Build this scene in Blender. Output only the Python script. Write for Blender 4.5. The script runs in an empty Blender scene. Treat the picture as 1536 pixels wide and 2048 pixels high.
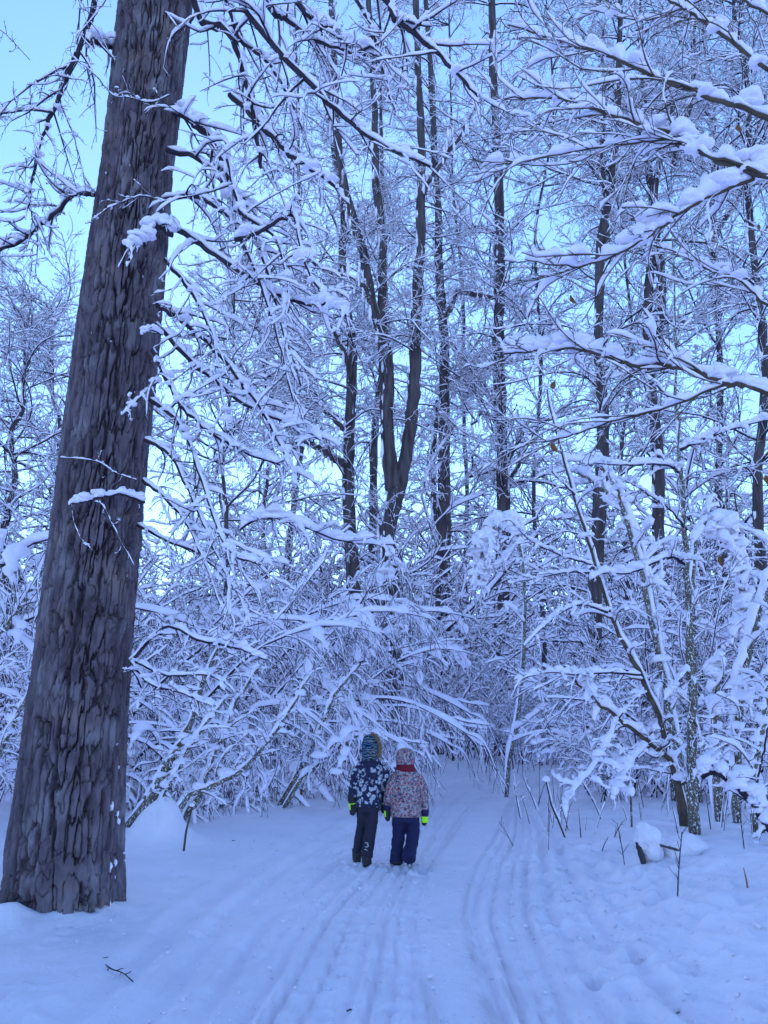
import bpy, math, numpy as np
from math import radians, sin, cos, pi

# ------------------------------------------------------------------ camera, world, sun, exposure
sc = bpy.context.scene
COL = sc.collection
F, W0, H0 = 1540.0, 1536.0, 2048.0            # focal length and size of the photograph in pixels
PITCH = radians(14.8); CAMZ = 1.5
cam = bpy.data.cameras.new('camera'); cam_o = bpy.data.objects.new('camera', cam); COL.objects.link(cam_o)
cam.sensor_fit = 'VERTICAL'; cam.sensor_height = 24.0; cam.lens = F / H0 * 24.0
cam.clip_start = 0.05; cam.clip_end = 2000
cam_o.location = (0, 0, CAMZ); cam_o.rotation_euler = (pi / 2 + PITCH, 0, 0)
sc.camera = cam_o

SUN_EL, SUN_AZ = radians(34), radians(-10)     # winter sun veiled by cloud, ahead of the camera
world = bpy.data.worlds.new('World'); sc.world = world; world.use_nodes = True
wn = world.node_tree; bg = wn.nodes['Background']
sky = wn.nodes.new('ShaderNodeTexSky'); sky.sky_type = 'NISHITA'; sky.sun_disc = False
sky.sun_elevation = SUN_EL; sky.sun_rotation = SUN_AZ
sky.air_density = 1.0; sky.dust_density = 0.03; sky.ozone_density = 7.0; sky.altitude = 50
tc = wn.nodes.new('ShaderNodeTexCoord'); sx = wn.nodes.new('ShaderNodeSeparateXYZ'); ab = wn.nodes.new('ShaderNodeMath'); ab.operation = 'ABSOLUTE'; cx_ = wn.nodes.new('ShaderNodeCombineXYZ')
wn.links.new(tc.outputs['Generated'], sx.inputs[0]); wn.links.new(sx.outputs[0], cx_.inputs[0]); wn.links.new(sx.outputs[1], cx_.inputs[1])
wn.links.new(sx.outputs[2], ab.inputs[0]); wn.links.new(ab.outputs[0], cx_.inputs[2]); wn.links.new(cx_.outputs[0], sky.inputs[0])   # sky mirrored below the horizon, added to brighten undersides and the thicket
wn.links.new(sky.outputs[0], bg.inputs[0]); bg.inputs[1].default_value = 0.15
sun = bpy.data.lights.new('sun', 'SUN'); sun.energy = 0.5; sun.angle = radians(90); sun.color = (0.62, 0.74, 1.0)
sun_o = bpy.data.objects.new('sun', sun); COL.objects.link(sun_o)
sun_o.rotation_euler = (pi / 2 - SUN_EL, 0, pi - SUN_AZ)
sc.view_settings.view_transform = 'Standard'; sc.view_settings.look = 'None'
sc.view_settings.exposure = 1.27; sc.view_settings.gamma = 1.0
sc.cycles.max_bounces = 4; sc.cycles.diffuse_bounces = 4; sc.cycles.glossy_bounces = 1
sc.cycles.use_fast_gi = True; sc.cycles.fast_gi_method = 'REPLACE'; sc.cycles.ao_bounces_render = 2
world.light_settings.distance = 0.3; world.light_settings.ao_factor = 1.0
sc.cycles.use_adaptive_sampling = True; sc.cycles.adaptive_threshold = 0.03
sc.cycles.use_denoising = True

# ------------------------------------------------------------------ helpers
def at(px, py, Y):
    """point on the ray through a pixel of the photograph, Y metres in front of the camera"""
    x = (px - W0 / 2) / F; y = (H0 / 2 - py) / F
    dy = cos(PITCH) - y * sin(PITCH); dz = sin(PITCH) + y * cos(PITCH)
    s = Y / dy
    return np.array([x * s, Y, CAMZ + dz * s])

def tag(o, label=None, cat=None, group=None, kind=None):
    if label: o['label'] = label
    if cat: o['category'] = cat
    if group: o['group'] = group
    if kind: o['kind'] = kind
    return o

def link(o, parent=None):
    COL.objects.link(o)
    if parent is not None: o.parent = parent
    return o

def empty(name, loc):
    o = bpy.data.objects.new(name, None); o.empty_display_size = 0.2; o.location = [float(v) for v in loc]
    return link(o)

def norm(v): return v / np.maximum(np.linalg.norm(v, axis=-1, keepdims=True), 1e-9)

class MB:
    """collects vertices and faces; build() makes ONE mesh object of them"""
    def __init__(s): s.v = []; s.q = []; s.t = []; s.n = 0
    def add(s, v, quads=None, tris=None):
        v = np.asarray(v, dtype=np.float32).reshape(-1, 3)
        if quads is not None and len(quads): s.q.append(np.asarray(quads).reshape(-1, 4) + s.n)
        if tris is not None and len(tris): s.t.append(np.asarray(tris).reshape(-1, 3) + s.n)
        s.v.append(v); s.n += len(v); return s
    def mesh(s, name, mat, smooth=True, origin=None):
        v = np.concatenate(s.v) if s.v else np.zeros((0, 3), np.float32)
        if origin is not None: v = v - np.asarray(origin, dtype=np.float32)
        q = np.concatenate(s.q) if s.q else np.zeros((0, 4), int); t = np.concatenate(s.t) if s.t else np.zeros((0, 3), int)
        me = bpy.data.meshes.new(name)
        me.vertices.add(len(v)); me.vertices.foreach_set('co', v.astype(np.float32).ravel())
        nl = q.size + t.size; me.loops.add(nl)
        me.loops.foreach_set('vertex_index', np.concatenate([q.ravel(), t.ravel()]).astype(np.int32))
        npoly = len(q) + len(t); me.polygons.add(npoly)
        ls = np.concatenate([np.arange(len(q)) * 4, q.size + np.arange(len(t)) * 3]).astype(np.int32)
        me.polygons.foreach_set('loop_start', ls)
        if smooth: me.polygons.foreach_set('use_smooth', np.ones(npoly, dtype=bool))
        me.update(calc_edges=True)
        me.materials.append(mat)
        return me
    def build(s, name, mat, parent=None, smooth=True, origin=None):
        return link(bpy.data.objects.new(name, s.mesh(name, mat, smooth, origin)), parent)

def tangents(P):
    T = np.empty_like(P); T[:, 1:-1] = P[:, 2:] - P[:, :-2]; T[:, 0] = P[:, 1] - P[:, 0]; T[:, -1] = P[:, -1] - P[:, -2]
    return norm(T)

def frames(P):
    T = tangents(P); h = (P[:, -1] - P[:, 0]).copy(); h[:, 2] = 0
    l = np.linalg.norm(h, axis=1); bad = l < 1e-4; h[bad] = (0.6, 0.8, 0); h = norm(h)
    s0 = np.stack([h[:, 1], -h[:, 0], np.zeros(len(h))], 1)[:, None, :]
    S = norm(s0 - (s0 * T).sum(-1, keepdims=True) * T)
    return T, S, np.cross(S, T)

def ringmesh(C, A, B, k, caps=False, prof=None):
    """C centres [N,n,3]; A, B ring axes scaled by the radii [N,n,3]; returns verts, quads, tris"""
    N, n = C.shape[:2]; a = np.arange(k) * 2 * pi / k + pi / k * 0.5
    ca, sa = np.cos(a), np.sin(a)
    if prof is not None: sa = np.where(sa < 0, sa * prof, sa)
    V = C[:, :, None, :] + A[:, :, None, :] * ca[None, None, :, None] + B[:, :, None, :] * sa[None, None, :, None]
    idx = np.arange(N * n * k).reshape(N, n, k); nx = np.roll(idx, -1, axis=2)
    Q = np.stack([idx[:, :-1], nx[:, :-1], nx[:, 1:], idx[:, 1:]], -1).reshape(-1, 4)
    V = V.reshape(-1, 3); tris = None
    if caps:
        c0 = N * n * k + np.arange(N * 2).reshape(N, 2)
        V = np.concatenate([V, C[:, [0, -1]].reshape(-1, 3)])
        t0 = np.stack([np.broadcast_to(c0[:, :1], (N, k)), nx[:, 0], idx[:, 0]], -1).reshape(-1, 3)
        t1 = np.stack([np.broadcast_to(c0[:, 1:], (N, k)), idx[:, -1], nx[:, -1]], -1).reshape(-1, 3)
        tris = np.concatenate([t0, t1])
    return V, Q, tris

def wood(mb, P, R, k=3, rough=0.0, rng=None, caps=False):
    T, S, Nn = frames(P)
    if rough: R = R * (1 + rough * rng.normal(0, 1, R.shape)).clip(0.5, 1.6)
    V, Q, t = ringmesh(P, S * R[..., None], Nn * R[..., None], k, caps)
    mb.add(V, Q, t)

def resample(P, m):
    n = P.shape[1]
    if m == n: return P
    x = np.linspace(0, n - 1, m); i = np.minimum(x.astype(int), n - 2); f = (x - i)
    f = f[None, :, None] if P.ndim == 3 else f[None, :]
    return P[:, i] * (1 - f) + P[:, i + 1] * f

def snow(mb, P, R, w, rng, k=5, m=None, gap=0.15, lump=0.35, steep=1.0, wide=0.72, t0=0.0, bare=0.0):
    """snow lying on top of each branch: lumpy, broken by gaps, thinner where the branch is steep"""
    if bare:                                        # this share of the twigs has shed its snow
        keep = rng.random(len(P)) >= bare; P = P[keep]; R = R[keep]; w = np.broadcast_to(np.asarray(w, float), keep.shape)[keep] if np.size(w) > 1 else w
        if not len(P): return
    m = m or P.shape[1]; P = resample(P, m); R = resample(R, m)
    N = len(P); T = tangents(P)
    z = np.array([0, 0, 1.0]); U = z - T[..., 2:] * T; hf = np.linalg.norm(U, axis=-1); U = norm(U + 1e-6)
    S = np.cross(T, U)
    lum = 1 + lump * 1.25 * rng.normal(0, 1, (N, m)); lum = lum * .6 + .2 * np.roll(lum, 1, 1) + .2 * np.roll(lum, -1, 1)
    g = rng.random((N, m)); g2 = (g + np.roll(g, 1, 1)) / 2
    lum = np.where(g2 < gap, 0.2, lum.clip(0.35, 2.1))
    ww = np.asarray(w).reshape(-1, 1) * lum * hf ** steep
    ww[:, 0] *= 0.5; ww[:, -1] *= (0.5 if k > 4 else 0.2)
    if t0: ww = ww * (np.linspace(0, 1, m)[None] >= t0)
    C = P + U * (R * 0.75 + ww * 0.58)[..., None]
    V, Q, t = ringmesh(C, S * (ww * wide + R * 0.5 * (ww > 0))[..., None], U * ww[..., None], k, caps=(k > 4), prof=0.6)
    mb.add(V, Q, t)

def ico(sub):
    p = (1 + 5 ** .5) / 2
    v = [(-1, p, 0), (1, p, 0), (-1, -p, 0), (1, -p, 0), (0, -1, p), (0, 1, p), (0, -1, -p), (0, 1, -p), (p, 0, -1), (p, 0, 1), (-p, 0, -1), (-p, 0, 1)]
    f = [(0, 11, 5), (0, 5, 1), (0, 1, 7), (0, 7, 10), (0, 10, 11), (1, 5, 9), (5, 11, 4), (11, 10, 2), (10, 7, 6), (7, 1, 8), (3, 9, 4), (3, 4, 2), (3, 2, 6), (3, 6, 8), (3, 8, 9), (4, 9, 5), (2, 4, 11), (6, 2, 10), (8, 6, 7), (9, 8, 1)]
    v = [np.array(a) / np.linalg.norm(a) for a in v]
    for _ in range(sub):
        d = {}; nf = []
        def mid(a, b):
            kk = (min(a, b), max(a, b))
            if kk not in d:
                x = v[a] + v[b]; v.append(x / np.linalg.norm(x)); d[kk] = len(v) - 1
            return d[kk]
        for a, b, c in f:
            x, y, zz = mid(a, b), mid(b, c), mid(c, a); nf += [(a, x, zz), (b, y, x), (c, zz, y), (x, y, zz)]
        f = nf
    return np.array(v), np.array(f)
ICO = [ico(i) for i in range(5)]

def blobs(mb, C, size, rng, sub=1, rough=0.22, flat=0.6):
    """rounded lumps of snow; each is a sphere pushed in and out by a few random waves"""
    C = np.asarray(C, float).reshape(-1, 3); size = np.asarray(size, float)
    if size.ndim == 1: size = np.stack([size, size, size * 0.7], 1)
    v, f = ICO[sub]; N = len(C)
    w = np.ones((N, len(v)))
    for fr in ((1.7, 1.0), (3.3, 0.55), (6.1, 0.3)):
        d = norm(rng.normal(0, 1, (N, 3))); ph = rng.random((N, 1)) * 6.28
        d2 = norm(rng.normal(0, 1, (N, 3))); ph2 = rng.random((N, 1)) * 6.28
        w += rough * fr[1] * np.sin(fr[0] * (d @ v.T) * 2 + ph) * np.cos(fr[0] * (d2 @ v.T) * 1.5 + ph2)
    V = v[None] * w[..., None]
    V[..., 2] = np.where(V[..., 2] < 0, V[..., 2] * flat, V[..., 2])
    a = rng.random(N) * 6.28; ca, sa = np.cos(a)[:, None], np.sin(a)[:, None]
    V = V * size[:, None, :]
    V = np.stack([V[..., 0] * ca - V[..., 1] * sa, V[..., 0] * sa + V[..., 1] * ca, V[..., 2]], -1) + C[:, None]
    mb.add(V.reshape(-1, 3), None, (f[None] + (np.arange(N) * len(v))[:, None, None]).reshape(-1, 3))

def grow(rng, S, D, L, r0, r1, n, wander=0.15, droop=0.0, persist=0.6):
    S = np.asarray(S, float).reshape(-1, 3); N = len(S); D = norm(np.asarray(D, float).reshape(-1, 3)).copy()
    L = np.broadcast_to(np.asarray(L, float), (N,)); r0 = np.broadcast_to(np.asarray(r0, float), (N,)); r1 = np.broadcast_to(np.asarray(r1, float), (N,))
    droop = np.broadcast_to(np.asarray(droop, float), (N,))
    P = np.zeros((N, n, 3)); P[:, 0] = S; st = (L / (n - 1))[:, None]; w = rng.normal(0, 1, (N, 3))
    for i in range(1, n):
        w = persist * w + (1 - persist * persist) ** .5 * rng.normal(0, 1, (N, 3))
        D = D + wander * w; D[:, 2] -= droop / (n - 1); D = norm(D)
        P[:, i] = P[:, i - 1] + D * st
    t = np.linspace(0, 1, n)[None]
    return P, r0[:, None] + (r1 - r0)[:, None] * t ** 0.8

def spawn(rng, P, R, count, t0, t1, ang, lens, rr, flat=0.5, up=0.0, jitter=0.25, tipshort=0.5):
    """children of every branch, alternating left and right of it; returns start, direction, length, radius"""
    N, n = P.shape[:2]; T, Sd, Nn = frames(P)
    seg = np.linalg.norm(P[:, 1:] - P[:, :-1], axis=-1).sum(1)
    t = t0 + (t1 - t0) * (np.arange(count)[None] + rng.random((N, count))) / count
    x = t * (n - 1); i = np.minimum(x.astype(int), n - 2); f = (x - i)[..., None]; r = np.arange(N)[:, None]
    pos = P[r, i] * (1 - f) + P[r, i + 1] * f; tan = norm(T[r, i] * (1 - f) + T[r, i + 1] * f)
    rad = R[r, i] * (1 - f[..., 0]) + R[r, i + 1] * f[..., 0]
    sgn = np.where((np.arange(count)[None] + rng.integers(0, 2, (N, 1))) % 2 == 0, 1.0, -1.0)[..., None]
    az = rng.normal(0, 1, (N, count, 1)) * (1 - flat) * 1.6
    perp = sgn * (Sd[r, i] * np.cos(az) + Nn[r, i] * np.sin(az))
    a = ang + jitter * rng.normal(0, 1, (N, count, 1))
    d = tan * np.cos(a) + perp * np.sin(a); d[..., 2] += up
    L = seg[:, None] * lens * (1 - tipshort * t) * rng.uniform(0.6, 1.3, (N, count))
    return pos.reshape(-1, 3), norm(d).reshape(-1, 3), L.ravel(), np.maximum(rad * rr, 0.0022).ravel()

def spline(pts, n):
    """smooth curve through points [[x,y,z],...] -> [1,n,3]"""
    p = np.asarray(pts, float)
    if len(p) == 2: p = np.stack([p[0], (p[0] + p[1]) / 2, p[1]])
    q = np.concatenate([[2 * p[0] - p[1]], p, [2 * p[-1] - p[-2]]]); m = len(p) - 1
    x = np.linspace(0, m, n); i = np.minimum(x.astype(int), m - 1); t = (x - i)[:, None]
    a, b, c, d = q[i], q[i + 1], q[i + 2], q[i + 3]
    return (0.5 * (2 * b + (c - a) * t + (2 * a - 5 * b + 4 * c - d) * t ** 2 + (3 * b - a - 3 * c + d) * t ** 3))[None]

def px(pts, Y, n=24):
    """curve through pixels of the photograph at distance Y, or at (Ystart, Yend), or per-point third values"""
    m = len(pts)
    if np.isscalar(Y): Ys = [Y] * m
    elif len(Y) == 2 and m != 2: Ys = np.linspace(Y[0], Y[1], m)
    else: Ys = Y
    return spline([at(p[0], p[1], y) for p, y in zip(pts, Ys)], n)

def rads(n, r0, r1, p=0.8): return (r0 + (r1 - r0) * np.linspace(0, 1, n) ** p)[None]

_tab = np.random.default_rng(5).random((256, 256))
def vnoise(x, y):
    xi = np.floor(x).astype(int); yi = np.floor(y).astype(int); fx = x - xi; fy = y - yi
    fx = fx * fx * (3 - 2 * fx); fy = fy * fy * (3 - 2 * fy)
    g = lambda a, b: _tab[a & 255, b & 255]
    return (g(xi, yi) * (1 - fx) + g(xi + 1, yi) * fx) * (1 - fy) + (g(xi, yi + 1) * (1 - fx) + g(xi + 1, yi + 1) * fx) * fy
def fbm(x, y, o=4):
    s = 0; a = 0.5
    for i in range(o): s = s + a * (vnoise(x + 17.3 * i, y + 9.1 * i) - 0.5); x = x * 2.03; y = y * 2.03; a *= 0.5
    return s
def smooth01(a, b, x):
    t = np.clip((x - a) / (b - a), 0, 1); return t * t * (3 - 2 * t)

# ------------------------------------------------------------------ materials
def mat(name, base, rough=0.8, spec=0.2):
    m = bpy.data.materials.new(name); m.use_nodes = True; nt = m.node_tree; b = nt.nodes['Principled BSDF']
    b.inputs['Base Color'].default_value = (*base, 1); b.inputs['Roughness'].default_value = rough
    b.inputs['Specular IOR Level'].default_value = spec
    return m, nt, b
def node(nt, typ, **kw):
    n = nt.nodes.new(typ)
    for k_, v_ in kw.items(): setattr(n, k_, v_)
    return n
def noise_tex(nt, scale, detail=3, vec=None, rough=0.55):
    n = node(nt, 'ShaderNodeTexNoise'); n.inputs['Scale'].default_value = scale; n.inputs['Detail'].default_value = detail; n.inputs['Roughness'].default_value = rough
    if vec is not None: nt.links.new(vec, n.inputs['Vector'])
    return n
def ramp(nt, fac, stops, interp='LINEAR'):
    r = node(nt, 'ShaderNodeValToRGB'); r.color_ramp.interpolation = interp; e = r.color_ramp.elements
    while len(e) < len(stops): e.new(0.5)
    for i, (p_, c_) in enumerate(stops): e[i].position = p_; e[i].color = (*c_, 1) if len(c_) == 3 else c_
    nt.links.new(fac, r.inputs[0]); return r
def bump(nt, b, h, strength, dist, prev=None):
    n = node(nt, 'ShaderNodeBump'); n.inputs['Strength'].default_value = strength; n.inputs['Distance'].default_value = dist
    nt.links.new(h, n.inputs['Height'])
    if prev is not None: nt.links.new(prev.outputs[0], n.inputs['Normal'])
    nt.links.new(n.outputs[0], b.inputs['Normal']); return n
def coord(nt, scale=(1, 1, 1)):
    g = node(nt, 'ShaderNodeTexCoord'); m = node(nt, 'ShaderNodeMapping'); m.inputs['Scale'].default_value = scale
    nt.links.new(g.outputs['Object'], m.inputs[0]); return m.outputs[0]

def snow_material():
    m, nt, b = mat('fresh_snow', (0.91, 0.835, 0.97), 0.8, 0.1)
    v = coord(nt); n1 = noise_tex(nt, 9, 4, v); n2 = noise_tex(nt, 70, 3, v)
    b1 = bump(nt, b, n1.outputs[0], 0.5, 0.03); bump(nt, b, n2.outputs[0], 0.4, 0.006, b1)
    return m
SNOW = snow_material()

def ground_material():
    m, nt, b = mat('ground_snow', (0.88, 0.9, 0.93), 0.7, 0.18)
    v = coord(nt); n1 = noise_tex(nt, 6, 5, v); n2 = noise_tex(nt, 45, 4, v); n3 = noise_tex(nt, 260, 2, v)
    b1 = bump(nt, b, n1.outputs[0], 0.5, 0.035); b2 = bump(nt, b, n2.outputs[0], 0.5, 0.009, b1); b3 = bump(nt, b, n3.outputs[0], 0.45, 0.003, b2)
    a = node(nt, 'ShaderNodeAttribute', attribute_name='corduroy')
    wv = node(nt, 'ShaderNodeTexWave', bands_direction='Y'); wv.inputs['Scale'].default_value = 11.5; wv.inputs['Distortion'].default_value = 0.6; wv.inputs['Detail'].default_value = 1
    nt.links.new(v, wv.inputs['Vector'])
    mu = node(nt, 'ShaderNodeMath', operation='MULTIPLY'); nt.links.new(wv.outputs['Fac'], mu.inputs[0]); nt.links.new(a.outputs['Fac'], mu.inputs[1])
    bump(nt, b, mu.outputs[0], 0.6, 0.008, b3)
    r = ramp(nt, noise_tex(nt, 1.4, 4, v).outputs[0], [(0.35, (0.76, 0.695, 0.79)), (0.65, (0.83, 0.76, 0.86))])
    nt.links.new(r.outputs[0], b.inputs['Base Color'])
    return m

def bark_material(name, dark, light, scale=14, stretch=0.2, flecks=0.0, bumpd=0.02, rust=None):
    m, nt, b = mat(name, dark, 0.9, 0.15)
    v = coord(nt, (1, 1, stretch)); n1 = noise_tex(nt, scale, 5, v); n2 = noise_tex(nt, scale * 5, 3, v)
    r = ramp(nt, n1.outputs[0], [(0.3, dark), (0.7, light)])
    out = r.outputs[0]
    if rust:
        n4 = noise_tex(nt, 2.2, 3, coord(nt)); rr = ramp(nt, n4.outputs[0], [(0.58, (0, 0, 0)), (0.75, (1, 1, 1))])
        mx = node(nt, 'ShaderNodeMixRGB'); mx.inputs[2].default_value = (*rust, 1); nt.links.new(rr.outputs[0], mx.inputs[0]); nt.links.new(out, mx.inputs[1]); out = mx.outputs[0]
    if rust:
        n5 = noise_tex(nt, 5.5, 5, coord(nt, (1, 1, .45))); r5 = ramp(nt, n5.outputs[0], [(.52, (0, 0, 0)), (.66, (.75, .75, .75))])
        mx = node(nt, 'ShaderNodeMixRGB'); mx.inputs[2].default_value = (.25, .215, .25, 1); nt.links.new(r5.outputs[0], mx.inputs[0]); nt.links.new(out, mx.inputs[1]); out = mx.outputs[0]
        n6 = noise_tex(nt, 3.1, 5, coord(nt, (1.3, 1.3, .25))); r6 = ramp(nt, n6.outputs[0], [(.35, (.7, .7, .7)), (.55, (1, 1, 1))])
        mx = node(nt, 'ShaderNodeMixRGB', blend_type='MULTIPLY'); mx.inputs[0].default_value = 1; nt.links.new(out, mx.inputs[1]); nt.links.new(r6.outputs[0], mx.inputs[2]); out = mx.outputs[0]
    if flecks:
        n3 = noise_tex(nt, 48, 4, coord(nt, (1, 1, 0.7)), 0.7); fr = ramp(nt, n3.outputs[0], [(0.62 - flecks, (0, 0, 0)), (0.66 - flecks, (1, 1, 1))])
        mx = node(nt, 'ShaderNodeMixRGB'); mx.inputs[2].default_value = (0.82, 0.85, 0.9, 1); nt.links.new(fr.outputs[0], mx.inputs[0]); nt.links.new(out, mx.inputs[1]); out = mx.outputs[0]
    nt.links.new(out, b.inputs['Base Color'])
    b1 = bump(nt, b, n1.outputs[0], 0.9, bumpd); bump(nt, b, n2.outputs[0], 0.6, bumpd * 0.25, b1)
    return m
BARK_BIG = bark_material('grey_brown_ridged_bark', (0.075, 0.056, 0.072), (0.19, 0.14, 0.17), 15, 0.35, 0, 0.015, rust=(0.22, 0.16, 0.16))
BARK_MID = bark_material('dark_forest_bark', (0.04, 0.03, 0.036), (0.13, 0.1, 0.11), 9, 0.14, -.0, 0.08)
BARK_YOUNG = bark_material('young_tree_bark', (0.06, 0.045, 0.035), (0.2, 0.16, 0.13), 18, 0.8, 0.06, 0.01)
TWIG = bark_material('dark_twig_bark', (0.025, 0.018, 0.03), (0.06, 0.043, 0.06), 12, 0.6, 0, 0.004)
TWIG_BROWN = bark_material('brown_twig_bark', (0.06, 0.042, 0.034), (0.13, 0.095, 0.075), 14, 0.6, 0, 0.004)

# ------------------------------------------------------------------ ground
GROUND = ground_material()
def path_x(y):
    return np.interp(y, [0, 4.4, 6.5, 8.7, 11, 14, 17, 20, 24, 30, 60], [0.05, 0.08, 0.2, 0.5, 0.95, 1.5, 2.1, 3.4, 6.2, 12, 45])
_gr = np.random.default_rng(11)
DIMPLES = np.concatenate([
    np.stack([_gr.uniform(1.15, 3.4, 420), _gr.uniform(3.6, 9.5, 420), _gr.uniform(0.025, 0.085, 420), _gr.uniform(0.008, 0.035, 420)], 1),
    np.stack([_gr.uniform(-2.6, -0.7, 60), _gr.uniform(4.0, 8.5, 60), _gr.uniform(0.03, 0.08, 60), _gr.uniform(0.006, 0.02, 60)], 1),
    np.stack([_gr.uniform(-0.7, 1.3, 90), _gr.uniform(3.8, 9.5, 90), _gr.uniform(0.02, 0.06, 90), _gr.uniform(0.004, 0.014, 90)], 1),
    np.stack([1.35 + 0.34 * np.arange(22) / 22 * 5 + _gr.normal(0, .14, 22), 9.0 - 5.0 * np.arange(22) / 22 + _gr.normal(0, .1, 22), _gr.uniform(.06, .13, 22), _gr.uniform(.02, .06, 22)], 1),
    np.stack([np.interp(np.arange(20), [0, 19], [-.3, -.28]) + .09 * (np.arange(20) % 2) + _gr.normal(0, .03, 20), 8.3 - .24 * np.arange(20), np.full(20, .055), _gr.uniform(.012, .03, 20)], 1),
    np.stack([np.interp(np.arange(20), [0, 19], [.18, .05]) + .09 * (np.arange(20) % 2) + _gr.normal(0, .03, 20), 8.1 - .22 * np.arange(20), np.full(20, .05), _gr.uniform(.012, .03, 20)], 1),
    np.array([[-0.31, 8.55, .1, .04], [-0.2, 8.35, .1, .045], [0.15, 8.25, .11, .045], [0.33, 8.3, .1, .04]])])
TREE_X, TREE_Y = -2.72, 6.62
def ground_z(x, y, fine=True):
    x = np.asarray(x, float); y = np.asarray(y, float)
    d = x - path_x(y); h = np.zeros(np.broadcast(x, y).shape)
    right = smooth01(1.0, 2.7, d); left = smooth01(1.2, 4.5, -d)
    h = h + 0.24 * right + 0.16 * smooth01(2.5, 9, d) + 0.12 * left + 0.2 * smooth01(4, 10, -d)
    off = np.maximum(right, left)
    h = h + off * 0.3 * fbm(x * 0.55 + 3, y * 0.55, 3) + (0.03 + 0.05 * off) * fbm(x * 2.1, y * 2.1 + 8, 3)
    tr_ = ((x - TREE_X) ** 2 + (y - TREE_Y) ** 2) ** .5; h = h + (0.07 + .25 * fbm(x * 3 + 1, y * 3, 3)) * np.exp(-(tr_ - 0.5) ** 2 / 0.05)          # snow piled against the trunk
    h = h + 0.12 * smooth01(18, 26, y)
    if fine:
        br = smooth01(-0.35, -0.05, d - 1.15) * smooth01(-1.3, -0.4, -(d - 1.15))                         # thrown-up edge of the track
        h = h + br * (0.10 * fbm(x * 5, y * 5, 4) + 0.03)
        h = h + right * 0.11 * fbm(x * 5 + 4, y * 5, 4)
        dy = d + 0.02 * np.sin(y * 1.1)
        for o, w, a in ((-0.72, .035, .016), (-0.62, .022, .02), (-0.5, .016, .014), (-0.36, .03, .016), (-0.27, .022, .022), (-0.17, .014, .012), (-.05, .03, .012), (0.03, .02, .02), (0.1, .012, .010), (0.52, .016, .016),
                        (0.6, .03, .02), (0.7, .02, .022), (0.8, .014, .014), (0.9, .03, .022), (1.05, .045, .024), (-0.95, .05, .016), (-1.35, .08, .018), (-1.8, .1, .02), (1.3, .05, .02)):
            bend = 0.1 * np.sin(y * 0.42 + o * 4); a = a * (.7 + 1.3 * vnoise(x * 0 + o * 9 + 3, y * 1.1)); q = (dy - o - bend + .012 * fbm(x * 3, y * 6 + o * 30, 2)) / w
            h = h - a * np.exp(-q ** 4) + 0.5 * a * np.exp(-(np.abs(q) - 1.9) ** 2 * 2)
        h = h + 0.014 * fbm(x * 9, y * 7, 4)
    return h
def gz(x, y): return float(ground_z(np.array([x]), np.array([y]), False)[0])

def axis(segs, step_out, lim):
    a = [segs[0]]
    for lo, hi, st in zip(segs[:-1], segs[1:], step_out): a += list(np.linspace(lo, hi, max(2, int(round((hi - lo) / st)) + 1))[1:])
    s = step_out[-1]
    while a[-1] < lim: s *= 1.22; a.append(a[-1] + s)
    return np.array(a)
def build_ground():
    xr = axis([0, 2.6, 4.5, 9], [0.026, 0.055, 0.2], 700); xs = np.concatenate([-xr[:0:-1], xr])
    yb = -axis([0, 3], [0.5], 60)[:0:-1]
    ys = np.concatenate([yb, axis([0, 3.4, 9.5, 14, 24, 30], [0.35, 0.027, 0.06, 0.16, 0.5], 900)])
    X, Y = np.meshgrid(xs, ys); Z = ground_z(X, Y)
    for cx, cy, r, dep in DIMPLES:
        i0, i1 = np.searchsorted(xs, [cx - 3 * r, cx + 3 * r]); j0, j1 = np.searchsorted(ys, [cy - 3 * r, cy + 3 * r])
        q = ((X[j0:j1, i0:i1] - cx) ** 2 + ((Y[j0:j1, i0:i1] - cy) * 0.8) ** 2) / r ** 2
        Z[j0:j1, i0:i1] += dep * (-np.exp(-q) + 0.55 * np.exp(-(np.sqrt(q) - 1.5) ** 2 / 0.2))
    ny, nx = X.shape; idx = np.arange(ny * nx).reshape(ny, nx)
    Q = np.stack([idx[:-1, :-1], idx[:-1, 1:], idx[1:, 1:], idx[1:, :-1]], -1).reshape(-1, 4)
    g = MB().add(np.stack([X, Y, Z], -1), Q).build('snow_ground', GROUND)
    d = (X - path_x(Y)); cord = smooth01(0.1, 0.16, d) * smooth01(-0.5, -0.42, -d) * smooth01(3, 3.6, Y) * smooth01(-8, -6.2, -Y)
    cord = cord * smooth01(0.25, 0.5, vnoise(X * 3, Y * 1.4))
    at_ = g.data.attributes.new('corduroy', 'FLOAT', 'POINT'); at_.data.foreach_set('value', cord.ravel().astype(np.float32))
    tag(g, 'trodden snow path with ski and tyre tracks between snow banks', kind='structure')
build_ground()

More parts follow.
